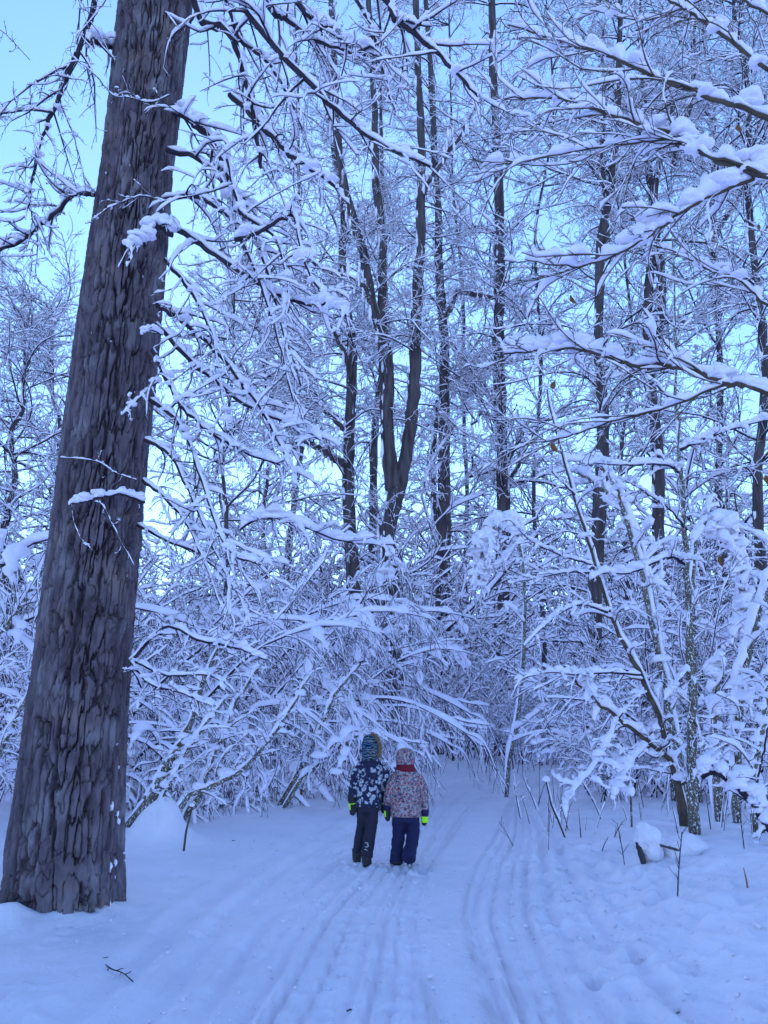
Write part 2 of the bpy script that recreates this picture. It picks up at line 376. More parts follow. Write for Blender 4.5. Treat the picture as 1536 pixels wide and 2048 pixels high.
# ------------------------------------------------------------------ the thick old tree on the left
def trunk_profile():
    rows = [(0, 237, 386), (333, 203, 346), (660, 152, 322), (993, 110, 288), (1343, 64, 260), (1560, 34, 252), (1700, 14, 247), (1770, 8, 245)]
    z, c, r = [], [], []
    for y, a, b in rows:
        p, q = at(a, y, TREE_Y), at(b, y, TREE_Y); z.append(p[2]); c.append((p[0] + q[0]) / 2 + .005); r.append((q[0] - p[0]) / 2 * 0.88)
    o = np.argsort(z); return np.array(z)[o], np.array(c)[o], np.array(r)[o]
TZ, TC, TR = trunk_profile()
def trunk_c(z): return np.interp(z, TZ, TC)
def trunk_r(z):
    r = np.interp(z, TZ, TR); return r * (1 + 0.06 * np.exp(-np.maximum(z + 0.05, 0) / 0.16))
def bark_relief(u, v, ncol, seed, wv=0.6):
    """plates of bark: stretched cells with deep fissures between; u in cells (periodic over ncol), v in cells"""
    rt = np.random.default_rng(seed); jx = rt.random((ncol, 512)); jy = rt.random((ncol, 512)); hh = rt.random((ncol, 512))
    ui = np.floor(u).astype(int); vi = np.floor(v).astype(int)
    f1 = np.full(u.shape, 9.0); f2 = np.full(u.shape, 9.0); ph = np.zeros(u.shape)
    for a in (-1, 0, 1):
        for b in (-1, 0, 1):
            ci = (ui + a) % ncol; cj = (vi + b) % 512
            d = np.sqrt((ui + a + 0.1 + 0.8 * jx[ci, cj] - u) ** 2 + (vi + b + jy[ci, cj] - v) ** 2 * wv)
            near = d < f1; f2 = np.where(near, f1, np.minimum(f2, d)); ph = np.where(near, hh[ci, cj], ph); f1 = np.where(near, d, f1)
    return f2 - f1, ph
def build_big_trunk(parent):
    th = np.concatenate([np.linspace(-pi, 0, 270, endpoint=False), np.linspace(0, pi, 70, endpoint=False)])   # camera side (-y) is finer
    zs = np.concatenate([np.arange(-0.35, 3.2, 0.0125), np.arange(3.2, 9.6, 0.019)])
    TH, Z = np.meshgrid(th, zs); R = trunk_r(Z); ncol = 38
    tt = TH / (2 * pi) * ncol + ncol
    # the pattern runs on round the trunk: noise is sampled on the cylinder's own circle
    cx, cy = np.cos(TH) * 3.1 + 40, np.sin(TH) * 3.1 + 40
    w1 = fbm(cx * .5 + Z * .5, cy * .5 + Z * 1.1, 2); w2 = fbm(cx * .9 - Z * 1.2 + 9, cy * .9 + Z * .8, 2)
    w3 = fbm(cx * 2.2 + Z * 2.6, cy * 2.2 - Z * 3.4, 3); rag = fbm(cx * 9 + Z * 16, cy * 9 - Z * 19, 3)
    U = TH / (2 * pi) + 0.5
    def pn(per, zlen, seed):                                                # noise that closes on itself round the trunk
        u, v = U * per + per + .25 * rag + .5 * w3, Z / zlen + 40 + seed + .6 * rag + .8 * w2
        xi = np.floor(u).astype(int); yi = np.floor(v).astype(int); fx, fy = u - xi, v - yi; fx = fx * fx * (3 - 2 * fx); fy = fy * fy * (3 - 2 * fy)
        g = lambda p, q: _tab[(p % per + seed * 7) & 255, (q + seed * 13) & 255]
        return (g(xi, yi) * (1 - fx) + g(xi + 1, yi) * fx) * (1 - fy) + (g(xi, yi + 1) * (1 - fx) + g(xi + 1, yi + 1) * fx) * fy - .5
    n1 = pn(62, .27, 1) + .35 * pn(124, .13, 2); n2 = pn(40, .13, 3) + .4 * pn(90, .08, 4); n3 = pn(150, .12, 5)
    e1, e2_, e3 = np.abs(n1), np.abs(n2), np.abs(n3)
    plate = smooth01(.012, .11, e1)                                        # long furrows that join and part
    cross = smooth01(.004, .05, e2_)                                        # shorter breaks across the ridges
    d = .066 * plate + .03 * cross * (.3 + .7 * plate) + .02 * np.minimum(e1, .35) + .006 * smooth01(.0, .06, e3) + .014 * (pn(70, .2, 6)) + .012 * rag
    d = d - .078
    for zc, th0, wd in ((2.28, -1.1, 0.09), (1.80, -1.0, 0.08), (4.4, -0.7, 0.1), (2.95, -0.5, 0.07), (5.6, -0.9, .09)):   # old branch collars
        g = np.exp(-((Z - zc - 0.05 * np.sin(TH * 3)) / wd) ** 2 - ((TH - th0) / 0.8) ** 2)
        d = d + g * (0.02 + 0.10 * fbm(cx * 6 + Z * 30, cy * 6 + Z * 26, 4))
    flare = 0.02 * np.exp(-np.maximum(Z, 0) / 0.35) * np.sin(TH * 5 + 1.0) + 0.02 * np.exp(-np.maximum(Z, 0) / 0.5) * np.sin(TH * 9)
    RR = R + d + flare
    V = np.stack([trunk_c(Z) + RR * np.cos(TH), TREE_Y + RR * np.sin(TH), Z], -1)
    nz, nt_ = TH.shape; idx = np.arange(nz * nt_).reshape(nz, nt_); nx = np.roll(idx, -1, 1)
    Q = np.stack([idx[:-1], nx[:-1], nx[1:], idx[1:]], -1).reshape(-1, 4)
    o = MB().add(V, Q).build('trunk', BARK_BIG, parent, origin=parent.location)
    rng = np.random.default_rng(8); ms = MB(); n = 150                      # snow caught in the bark, mostly on the right and left flanks and at the foot
    a = np.where(rng.random(n) < .6, rng.normal(-.12, .16, n), np.where(rng.random(n) < .5, rng.normal(-3.0, .15, n), rng.uniform(-2.8, -.3, n)))
    z = rng.uniform(-.05, 1, n) ** 1.5 * 7.5; far = (a > -2.7) & (a < -.4); z = np.where(far, rng.uniform(4, 9, n), z)
    rr = trunk_r(z) + .004; sz = rng.uniform(.006, .022, n) * np.where(far, .7, 1)
    blobs(ms, np.stack([trunk_c(z) + rr * np.cos(a), TREE_Y + rr * np.sin(a), z], 1), np.stack([sz, sz, sz * rng.uniform(.8, 2.2, n)], 1), rng, 1, .35, 1)
    tag(ms.build('snow_cover', SNOW, o, origin=parent.location), kind='stuff')
    return o

def shoots(rng, mbw, mbs, P, R, w, c1=10, c2=4, c3=0, l1=0.3, l2=0.4, ang=0.85, droop=0.5, flat=0.6, t0=0.08, sw=1.0, k=(4, 3), gap=0.2, thin=1.0, up=0.0):
    """side twigs of a branch with the snow on them"""
    s = spawn(rng, P, R, c1, t0, 1.0, ang, l1, 0.55, flat, up)
    r1 = np.clip(s[3] * thin, 0.003, 0.014)
    P1, R1 = grow(rng, s[0], s[1], s[2], r1, 0.0022, 8, 0.16, droop)
    wood(mbw, P1, R1, k[1]); snow(mbs, P1, R1, w * 0.8 * sw * rng.uniform(0.6, 1.3, len(P1)), rng, 5, 12, gap, 0.4, bare=.12)
    if c2:
        s = spawn(rng, P1, R1, c2, 0.12, 1.0, ang, l2, 0.6, flat, up)
        P2, R2 = grow(rng, s[0], s[1], s[2], np.clip(s[3], 0.0022, 0.006), 0.0016, 5, 0.2, droop * 0.8)
        wood(mbw, P2, R2, k[1]); snow(mbs, P2, R2, w * 0.5 * sw * rng.uniform(0.4, 1.3, len(P2)), rng, 4, 6, gap * 1.3, 0.45, bare=.3)
        if c3:
            s = spawn(rng, P2, R2, c3, 0.15, 1.0, ang, 0.45, 0.7, flat, up)
            P3, R3 = grow(rng, s[0], s[1], s[2], 0.0022, 0.0014, 4, 0.22, droop * 0.5)
            wood(mbw, P3, R3, 3); snow(mbs, P3, R3, w * 0.33 * sw * rng.uniform(0.3, 1.2, len(P3)), rng, 4, 4, gap * 1.6, 0.4, bare=.55)

def near_branch(parent, rng, pts, Y, r0, r1, w, n=26, c=(10, 4, 0), pil=6, rough=0.08, mat_=None, name='branch', droop=0.5, l1=0.3, gap=0.15, wide=0.85, ang=0.85, up=0.0, t0=0.08, l2=0.4, steep=0.9, lump=0.3, flat=0.6, sw=1.0):
    """one traced branch (a part) with its twigs, and the snow lying on it (its sub-part)"""
    P = px(pts, Y, n) if not isinstance(pts, np.ndarray) else pts
    P = P + np.concatenate([np.zeros((1, 1, 3)), rng.normal(0, 1, (1, P.shape[1] - 1, 3)) * min(0.008, r0 * 0.3)], 1)
    R = rads(P.shape[1], r0, r1); mw, ms = MB(), MB()
    wood(mw, P, R, 8, rough, rng, True)
    snow(ms, P, R, w, rng, 10, int(P.shape[1] * 1.6), gap, lump, steep, wide)
    if c[0]: shoots(rng, mw, ms, P, R, w, c[0], c[1], c[2], l1=l1, l2=l2, droop=droop, gap=gap * 1.3, ang=ang, up=up, t0=t0, flat=flat, sw=sw)
    if pil:
        i = rng.integers(2, P.shape[1] - 1, pil); sz = w * rng.uniform(0.9, 1.9, pil)
        blobs(ms, P[0, i] + np.stack([rng.normal(0, w * .4, pil), rng.normal(0, w * .4, pil), sz * 0.55 + R[0, i]], 1), sz, rng, 2 if P[0, 0, 1] < 7.5 else 1, 0.3)
    o = mw.build(name, mat_ or TWIG, parent, origin=parent.location)
    ms.build('snow_cover', SNOW, o, origin=parent.location)
    return o

def build_big_tree():
    rng = np.random.default_rng(21)
    t = empty('old_tree', (TREE_X, TREE_Y, 0.0))
    tag(t, 'thick old tree with deeply ridged grey bark at the left of the path', 'tree')
    build_big_trunk(t)
    B = lambda pts, Y, r0, r1, w, **k: near_branch(t, rng, pts, Y, r0 * .85, r1, w * .85, **k)
    # right side, cascading down
    B([(345, 215), (385, 245), (425, 285), (455, 350), (470, 420)], (6.5, 6.1), .05, .02, .055, c=(12, 5, 2), pil=14, droop=0.9, l1=.55)
    B([(335, 300), (400, 320), (470, 400), (525, 520), (560, 640), (600, 770)], (6.4, 5.9), .03, .008, .038, c=(18, 4, 2), pil=12, droop=0.8)
    B([(325, 400), (395, 395), (460, 440), (510, 540), (550, 650), (585, 800)], (6.3, 5.7), .028, .007, .036, c=(18, 4, 2), pil=12, droop=0.8)
    B([(330, 440), (400, 490), (480, 545), (560, 590), (620, 610), (665, 600)], (6.3, 5.8), .032, .008, .045, c=(15, 4, 2), pil=14, droop=0.7)
    B([(315, 610), (360, 640), (430, 700), (500, 790), (560, 890), (590, 950)], (6.4, 5.8), .028, .006, .036, c=(18, 4, 2), pil=12, droop=0.8)
    B([(312, 650), (400, 740), (500, 815), (590, 850), (640, 880)], (6.4, 5.9), .026, .006, .04, c=(17, 4, 2), pil=12, droop=0.7)
    B([(305, 700), (350, 790), (400, 850), (480, 900), (560, 930)], (6.3, 5.8), .024, .006, .036, c=(17, 4, 2), pil=9, droop=0.8)
    B([(300, 800), (360, 850), (400, 950), (440, 1070), (470, 1110), (520, 1130)], (6.3, 5.7), .022, .006, .034, c=(17, 4, 2), pil=8, droop=0.8)
    B([(290, 880), (340, 910), (385, 1000), (420, 1080), (450, 1150), (460, 1230)], (6.3, 5.8), .02, .005, .03, c=(15, 4, 2), pil=6, droop=0.9)
    B([(285, 960), (335, 1000), (380, 1060), (410, 1130), (450, 1230)], (6.4, 6.0), .018, .004, .028, c=(16, 4, 2), pil=6, droop=0.9)
    B([(330, 520), (380, 580), (420, 660), (440, 760), (455, 860)], (6.3, 5.9), .022, .005, .034, c=(17, 4, 2), pil=8, droop=1.0)
    B([(275, 1050), (330, 1080), (400, 1110), (470, 1180), (500, 1250)], (6.5, 6.1), .016, .004, .028, c=(14, 4, 2), pil=6)
    B([(480, 1060), (520, 1035), (560, 1040), (620, 1060), (700, 1085), (790, 1090)], (6.2, 6.6), .014, .005, .05, c=(12, 5, 2), pil=8)
    B([(262, 1322), (330, 1255), (400, 1280), (470, 1295), (530, 1320)], (6.5, 6.3), .018, .005, .03, c=(12, 4, 2), pil=4, droop=.3)
    B([(262, 1325), (300, 1368), (360, 1385), (425, 1410)], (6.5, 6.2), .014, .004, .026, c=(10, 4, 1), pil=3, droop=.3)
    B([(262, 1318), (330, 1350), (410, 1350), (450, 1365)], (6.5, 6.0), .012, .004, .022, c=(10, 3, 0), pil=2, droop=.2)
    # twigs and snowy stubs in front of the trunk
    B([(290, 1005), (245, 990), (200, 995), (165, 1005), (138, 1008)], (6.25, 5.85), .014, .005, .034, c=(0, 0, 0), pil=10, gap=0)
    B([(188, 1004), (205, 1010), (222, 1045), (240, 1080), (268, 1132)], (5.92, 6.0), .005, .002, .012, c=(5, 2, 0), pil=0, gap=.4)
    B([(142, 1008), (146, 1040), (160, 1075), (184, 1100)], (5.86, 5.9), .004, .002, .010, c=(0, 0, 0), pil=2, gap=.4)
    B([(345, 470), (310, 450), (280, 480), (258, 500)], (6.2, 5.9), .03, .01, .055, c=(6, 2, 0), pil=9, l1=.5)
    B([(338, 405), (290, 393), (255, 400), (215, 418), (185, 440)], (6.2, 6.05), .007, .003, .014, c=(8, 3, 0), pil=3, gap=.3)
    B([(340, 190), (300, 205), (260, 195), (225, 190), (190, 150), (140, 110)], (6.2, 5.95), .006, .002, .014, c=(8, 3, 1), pil=4, gap=.3)
    B([(320, 760), (290, 785), (265, 810), (245, 830)], (6.25, 6.0), .009, .004, .026, c=(7, 2, 0), pil=6, gap=.1)
    B([(272, 960), (230, 945), (190, 922), (120, 915)], (6.2, 6.1), .004, .002, .010, c=(5, 2, 0), pil=1, gap=.35)
    B([(325, 670), (300, 660), (285, 670)], (6.2, 6.0), .008, .004, .03, c=(4, 2, 0), pil=5)
    # left side
    B([(190, 390), (150, 390), (105, 430), (50, 475), (-30, 515)], (6.5, 6.2), .03, .014, .034, c=(14, 5, 2), pil=6, droop=-.2, l1=.4)
    B([(150, -120), (188, -20), (172, 60), (142, 140), (105, 225), (80, 290), (62, 370), (50, 440)], (6.2, 6.0), .045, .008, .03, c=(20, 6, 2), pil=10, droop=.9, rough=.16, l1=.3)
    B([(228, 95), (200, 88), (175, 78)], (6.5, 6.15), .03, .02, .05, c=(6, 2, 0), pil=6)
    B([(105, 225), (60, 220), (0, 228), (-60, 235)], (6.03, 6.0), .012, .005, .02, c=(10, 4, 1), pil=4, droop=.1)
    B([(60, 120), (0, 60), (-60, 40)], (6.0, 6.0), .004, .003, .008, c=(8, 3, 0), pil=0, gap=.5)
    B([(150, 105), (120, 190), (150, 280), (170, 370)], (6.1, 6.2), .010, .003, .018, c=(14, 3, 1), pil=5, droop=.6)
    B([(75, 300), (60, 400), (75, 480), (70, 560)], (6.0, 6.1), .010, .003, .016, c=(14, 4, 1), pil=4, droop=.6)
    # upper right, reaching over the path
    up = dict(pil=10, droop=.35, l1=.22)
    B([(330, -260), (395, 20), (450, 55), (482, 120), (500, 200), (514, 280), (522, 335)], (6.5, 6.5, 6.1, 5.9, 5.8, 5.8, 5.8), .05, .014, .034, c=(17, 4, 2), rough=.18, pil=8, droop=.8, l1=.25)
    B([(380, -200), (470, -20), (512, 50), (612, 160), (685, 230), (752, 283), (858, 332)], (6.5, 5.9, 5.6, 5.4, 5.3, 5.2, 5.1), .05, .008, .038, c=(17, 4, 2), **up)
    B([(420, -240), (532, 0), (579, 43), (645, 87), (735, 112)], (6.5, 5.8, 5.7, 5.6, 5.5), .04, .008, .036, c=(14, 5, 2), **up)
    B([(450, -260), (592, 0), (672, 63), (712, 100), (745, 95)], (6.5, 5.7, 5.5, 5.4, 5.3), .04, .008, .04, c=(14, 5, 2), **up)
    B([(520, -320), (720, -60), (772, 0), (789, 33), (822, 60), (865, 100), (912, 143), (955, 192)], (6.5, 5.6, 5.5, 5.4, 5.4, 5.3, 5.2, 5.2), .05, .010, .042, c=(15, 4, 2), **up)
    B([(600, -200), (712, 0), (752, 77), (765, 133), (789, 227)], (6.0, 5.7, 5.6, 5.5, 5.5), .03, .005, .026, c=(14, 5, 2), **up)
    B([(460, 190), (512, 240), (562, 293), (605, 327), (675, 377)], (5.9, 5.6), .03, .012, .045, c=(12, 5, 2), rough=.15, pil=10, droop=.6, l1=.35)
    B([(470, 480), (512, 467), (560, 440), (589, 433), (600, 500), (622, 550), (655, 600), (692, 632)], (5.9, 5.5), .022, .006, .045, c=(15, 4, 2), pil=16, droop=.7, l1=.25)
    B([(455, 320), (480, 420), (545, 470), (575, 560), (570, 690), (590, 760)], (6.0, 5.6), .02, .005, .036, c=(17, 4, 2), pil=12, droop=.8)
    B([(430, -100), (470, 60), (540, 130), (590, 220), (620, 300)], (6.2, 5.7), .03, .006, .03, c=(15, 4, 2), **up)
    return t
build_big_tree()

# ------------------------------------------------------------------ forest: shared branch and shrub shapes
class Kit: pass
def branch_kit(seed, L=4.0, c=(14, 5, 3), droop=0.3, elev=0.5, r=(.034, .011), w=(.034, .027, .022, .016), wander=.13, up=0.12, gap=.18, d1=.1, pil=8, ang=.8):
    rng = np.random.default_rng(seed); mw, ms = MB(), MB()
    P, R = grow(rng, [(0, 0, 0)], [(cos(elev), 0, sin(elev))], L, r[0], r[1], 12, wander, droop)
    wood(mw, P, R, 5, .06, rng); snow(ms, P, R, w[0], rng, 6, 16, gap * .7)
    s = spawn(rng, P, R, c[0], .12, 1, ang, .42, .5, .45, up)
    P1, R1 = grow(rng, s[0], s[1], s[2], np.clip(s[3], .007, .016), .006, 7, .16, d1)
    wood(mw, P1, R1, 3); snow(ms, P1, R1, w[1] * rng.uniform(.6, 1.3, len(P1)), rng, 4, 9, gap, bare=.1)
    s = spawn(rng, P1, R1, c[1], .15, 1, ang, .42, .6, .35, up)
    P2, R2 = grow(rng, s[0], s[1], s[2], np.clip(s[3], .005, .008), .004, 5, .2, d1)
    wood(mw, P2, R2, 3); snow(ms, P2, R2, w[2] * rng.uniform(.5, 1.3, len(P2)), rng, 4, 5, gap, bare=.3)
    if c[2]:
        s = spawn(rng, P2, R2, c[2], .2, 1, ang, .5, .7, .3, up)
        P3, R3 = grow(rng, s[0], s[1], s[2], .005, .0035, 4, .22, d1)
        wood(mw, P3, R3, 3); snow(ms, P3, R3, w[3] * rng.uniform(.4, 1.3, len(P3)), rng, 4, 4, gap * 1.3, bare=.5)
    if pil:
        i = rng.integers(1, 7, pil); j = rng.integers(0, len(P1), pil)
        blobs(ms, P1[j, i] + np.array([0, 0, .02]), rng.uniform(.03, .07, pil), rng, 1)
    kk = Kit(); kk.wood = mw.mesh('branch', TWIG); kk.snow = ms.mesh('snow_cover', SNOW); kk.L = L
    return kk

UPK = [branch_kit(100 + i, 4.0, elev=1.0, droop=-.1, up=.3) for i in range(4)]            # rising branches of the crowns
SPK = [branch_kit(120 + i, 4.0, elev=.45, droop=.1, up=.18) for i in range(5)]            # spreading
DRK = [branch_kit(140 + i, 3.6, elev=.2, droop=.9, up=-.05, d1=.5) for i in range(4)]     # hanging

def place(kit, loc, az, scale, parent, tilt=0.0):
    o = bpy.data.objects.new('branch', kit.wood); link(o, parent)
    o.location = [float(v) for v in loc]; o.rotation_euler = (0, tilt, float(az)); o.scale = (scale,) * 3
    link(bpy.data.objects.new('snow_cover', kit.snow), o)
    return o

def stem_mesh(P, R, k, rng, rough=.05):
    m = MB(); wood(m, P, R, k, rough, rng, True); return m

def forest_tree(label, stems, rng, nb=34, bl=(2.4, 4.2), group=None, mat_=None, side_snow=True, zmin=3.0, name='forest_tree', kits=None, hang=.25):
    """stems: list of (pixels, Y, r0, r1); the first is the trunk, others are limbs. Branch parts share their shapes."""
    P0 = px(stems[0][0], stems[0][1], 40); base = P0[0, 0].copy(); base[2] = gz(base[0], base[1])
    t = empty(name, base); tag(t, label, 'tree', group)
    tot = []
    for i, (pts, Y, r0, r1) in enumerate(stems):
        P = px(pts, Y, 40)
        if i == 0: P[0, 0, 2] = base[2] - .15
        ctl = rng.normal(0, 1, (9, 3)) * ([.09, .09, 0] if i == 0 else [.05, .05, .02]); ctl[0] = 0 if i else ctl[0]
        P = P + spline(ctl, 40) * min(1, r0 / .12) + rng.normal(0, .012, P.shape); R = rads(40, r0, r1, 1.0)
        if i == 0: R = R * (1 + .35 * np.exp(-np.arange(40) / 2.0))[None]
        o = stem_mesh(P, R, 12, rng, .07).build('trunk' if i == 0 else 'limb', mat_ or BARK_MID, t, origin=base)
        ms = MB(); snow(ms, P, R, .045, rng, 6, 60, .25, .5, 1.2)
        nf = 26; j = rng.integers(2, 39, nf); a = rng.normal(3.5, .3, nf)
        C = P[0, j] + np.stack([np.cos(a) * R[0, j], np.sin(a) * R[0, j], rng.normal(0, .25, nf)], 1)
        sz = rng.uniform(.02, .045, nf); blobs(ms, C, np.stack([sz, sz, sz * rng.uniform(2, 8, nf)], 1), rng, 1, .45, 1)
        ms.build('snow_cover', SNOW, o, origin=base)
        tot.append((P, R, r0))
    ws = np.array([np.linalg.norm(P[0, -1] - P[0, 0]) for P, R, r in tot]); ws = ws / ws.sum()
    for b in range(int(nb * 1.65)):
        i = rng.choice(len(tot), p=ws); P, R, _ = tot[i]
        t_ = rng.uniform(.1, 1) ** .8; j = int(t_ * 39); p = P[0, j]
        if p[2] < zmin: continue
        u = rng.random(); hi = p[2] > 8
        kk = (kits or (DRK if u < hang else (UPK if (hi and u > .6) else SPK)))
        kk = kk[rng.integers(len(kk))]
        s = rng.uniform(*bl) / kk.L * (1.0 - .35 * t_ * (1 if i else .6))
        place(kk, p - base, rng.uniform(0, 2 * pi), s, t)
    return t

def shrub_kit(seed, stems=8, L=(2.2, 3.6), lean=(0, 0), spread=.8, droop=1.0, c=(10, 5), w=(.05, .042, .034), r=.018, pil=60, psz=(.05, .13), drop2=.6, r2=.0045, up=0, gap=.1, mat_=None, fine=0, l1=.42, slab=0):
    rng = np.random.default_rng(seed); mw, ms = MB(), MB()
    az = rng.uniform(0, 2 * pi, stems); sp = rng.uniform(.2, 1, stems) * spread
    D = np.stack([np.cos(az) * sp + lean[0], np.sin(az) * sp + lean[1], np.ones(stems)], 1)
    S = np.stack([rng.normal(0, .18, stems), rng.normal(0, .18, stems), np.full(stems, -.15)], 1)
    P, R = grow(rng, S, D, rng.uniform(*L, stems), r * rng.uniform(.6, 1.4, stems), .006, 12, .09, droop * rng.uniform(.5, 1.4, stems))
    wood(mw, P, R, 6, .05, rng); snow(ms, P, R, w[0], rng, 7, 18, gap, .4, .9, 1.0)
    s = spawn(rng, P, R, c[0], .2, 1, .75, l1, .5, .4, up)
    P1, R1 = grow(rng, s[0], s[1], s[2], np.clip(s[3], .006, .011), .005, 8, .2, drop2)
    wood(mw, P1, R1, 3); snow(ms, P1, R1, w[1] * rng.uniform(.6, 1.4, len(P1)), rng, 5, 10, gap, .45, bare=.08)
    s = spawn(rng, P1, R1, c[1], .12, 1, .7, .5, .6, .35, up)
    P2, R2 = grow(rng, s[0], s[1], s[2], r2, r2 * .7, 5, .18, drop2)
    wood(mw, P2, R2, 3); snow(ms, P2, R2, w[2] * rng.uniform(.4, 1.4, len(P2)), rng, 4, 6, gap, .45, bare=.3)
    if fine:
        s = spawn(rng, P2, R2, fine, .15, 1, .7, .6, .8, .3, up)
        P3, R3 = grow(rng, s[0], s[1], s[2], r2 * .8, r2 * .6, 4, .18, drop2)
        wood(mw, P3, R3, 3); snow(ms, P3, R3, w[2] * .7 * rng.uniform(.3, 1.3, len(P3)), rng, 4, 4, gap * 2, bare=.6)
    if pil:
        j = rng.integers(0, len(P1), pil); i = rng.integers(1, 8, pil); sz = rng.uniform(*psz, pil)
        blobs(ms, P1[j, i] + np.array([0, 0, .01]), np.stack([sz * 1.25, sz * .75, sz * .42], 1), rng, 2 if psz[1] > .15 else 1, .42)
    if slab:                                            # drooping slabs of snow caught across several twigs
        j = rng.integers(0, len(P1), slab); Pm = P1[j][:, 1:7]; Pm = Pm + rng.normal(0, .03, Pm.shape)
        snow(ms, Pm, np.full(Pm.shape[:2], .01), rng.uniform(.03, .085, slab), rng, 8, 12, .1, .45, .4, 1.3)
    kk = Kit(); kk.wood = mw.mesh('shrub', mat_ or TWIG); kk.snow = ms.mesh('snow_cover', SNOW); return kk

def put_shrub(kit, x, y, az, s, label, group, name='shrub', cat='shrub', z=None, sz=None):
    o = bpy.data.objects.new(name, kit.wood); link(o)
    o.location = (x, y, gz(x, y) if z is None else z); o.rotation_euler = (0, 0, az); o.scale = (s, s, sz or s)
    link(bpy.data.objects.new('snow_cover', kit.snow), o)
    return tag(o, label, cat, group)

# ------------------------------------------------------------------ dark trunks of the taller forest behind
def build_forest():
    rng = np.random.default_rng(31)
    T = lambda label, stems, **k: forest_tree(label, stems, rng, **k)
    T('tall dark tree whose trunk splits into a wide V above the children',
      [([(790, 1500), (788, 1250), (785, 1060), (790, 980)], 21, .26, .2),
       ([(790, 985), (775, 850), (765, 700), (735, 560), (700, 430), (680, 300), (665, 120), (655, -60)], (21, 20.5), .19, .09),
       ([(783, 980), (775, 800), (765, 640), (762, 480), (752, 350), (745, 180), (735, -60)], (21.1, 21.5), .18, .09),
       ([(790, 1010), (820, 880), (832, 760), (832, 600), (843, 450), (846, 320), (838, 150), (830, -80)], (21, 21), .21, .1),
       ([(765, 690), (740, 600), (700, 560), (650, 540), (600, 500)], (20.8, 20), .09, .03),
       ([(845, 390), (880, 330), (920, 270), (960, 200)], (21, 20.4), .08, .03)], nb=46, bl=(1.8, 3.2))
    T('dark tree with a crooked limb arching left over the thicket',
      [([(700, 1500), (702, 1200), (703, 1000), (700, 860), (700, 700), (690, 560), (680, 420), (660, 250), (650, 60)], 23, .25, .06),
       ([(690, 930), (660, 915), (630, 890), (600, 885), (585, 910)], (22.8, 22), .13, .05),
       ([(700, 880), (660, 830), (600, 790), (560, 790)], (23, 22), .09, .03),
       ([(700, 760), (680, 690), (640, 620), (610, 520)], (23, 22.5), .09, .03)], nb=40, bl=(2.6, 4.4))
    T('straight dark trunk rising directly behind the child in the floral jacket',
      [([(884, 1505), (886, 1400), (884, 1250), (886, 1080), (885, 900), (888, 700), (880, 560), (872, 460), (862, 330), (856, 120), (850, -80)], 25.5, .29, .09),
       ([(884, 640), (905, 595), (930, 585), (970, 595), (1010, 590)], (25.5, 25.2), .125, .06),
       ([(884, 1090), (868, 1000), (868, 900), (872, 800)], (25.5, 25.8), .12, .06)], nb=44, bl=(2.4, 4.2))
    T('straight dark trunk in the gap to the right of the forked tree',
      [([(1000, 1500), (1002, 1350), (1003, 1180), (1008, 1000), (1006, 850), (1003, 700), (1004, 550), (1000, 400), (992, 260), (985, 100), (980, -80)], 26, .29, .14),
       ([(1004, 1000), (1025, 960), (1045, 900), (1040, 830)], (26, 25.7), .09, .04),
       ([(1004, 860), (985, 835), (962, 828), (945, 850)], (26, 25.4), .08, .04),
       ([(1003, 770), (985, 740), (955, 735)], (26, 25.4), .08, .04),
       ([(1000, 470), (960, 455), (930, 460)], (26, 25.4), .08, .04)], nb=42, bl=(3.0, 5.2))
    T('dark trunk right of the path with flaking bark behind the leaning sapling',
      [([(1185, 1500), (1180, 1400), (1184, 1250), (1186, 1050), (1190, 850), (1198, 680), (1215, 500), (1225, 380), (1228, 200), (1232, 40), (1236, -80)], 18, .2, .06),
       ([(1215, 500), (1205, 350), (1210, 200), (1205, 60)], (18, 18.5), .09, .03)], nb=42, bl=(2.2, 4.0))
    T('dark trunk behind the birch sapling on the right',
      [([(1325, 1480), (1322, 1300), (1316, 1100), (1312, 900), (1305, 720), (1300, 560), (1305, 420), (1330, 300), (1350, 220)], 19, .2, .07),
       ([(1312, 700), (1320, 560), (1310, 440), (1290, 300), (1280, 120), (1270, -60)], (19, 19.5), .14, .04),
       ([(1345, 330), (1380, 200), (1390, 60), (1395, -60)], (19, 19.5), .1, .04)], nb=46, bl=(2.2, 4.2))
    T('dark tree near the right edge with a thick stub of bare limb',
      [([(1450, 1450), (1445, 1200), (1440, 1000), (1435, 800), (1432, 600), (1440, 480), (1470, 400), (1505, 300), (1530, 180)], 21, .12, .05),
       ([(1435, 640), (1420, 500), (1425, 300), (1410, 100), (1400, -60)], (21, 21.5), .1, .03)], nb=40, bl=(2.4, 4.2))
    T('slim dark tree between the forked tree and the crooked one',
      [([(742, 1490), (745, 1200), (750, 950), (762, 760), (770, 600), (765, 420), (760, 200), (755, -40)], 25, .17, .04)], nb=34, bl=(2.4, 4.2))
    T('slim tree standing far back between the two straight dark trunks',
      [([(940, 1490), (935, 1200), (930, 950), (925, 700), (915, 480), (905, 300), (900, 100), (895, -60)], 28, .09, .03)], nb=26, bl=(2.6, 4.6))
    T('slim tree far back to the right of the straight dark trunks',
      [([(1085, 1490), (1082, 1200), (1068, 900), (1085, 700), (1070, 450), (1110, 200), (1085, -60)], 26, .09, .03)], nb=26, bl=(2.4, 4.2), zmin=6)
    T('slim dark tree between the leaning sapling and the birch sapling',
      [([(1255, 1490), (1252, 1200), (1238, 950), (1260, 700), (1245, 450), (1285, 200), (1262, -60)], 25, .08, .03)], nb=32, bl=(2.6, 4.4), zmin=6)
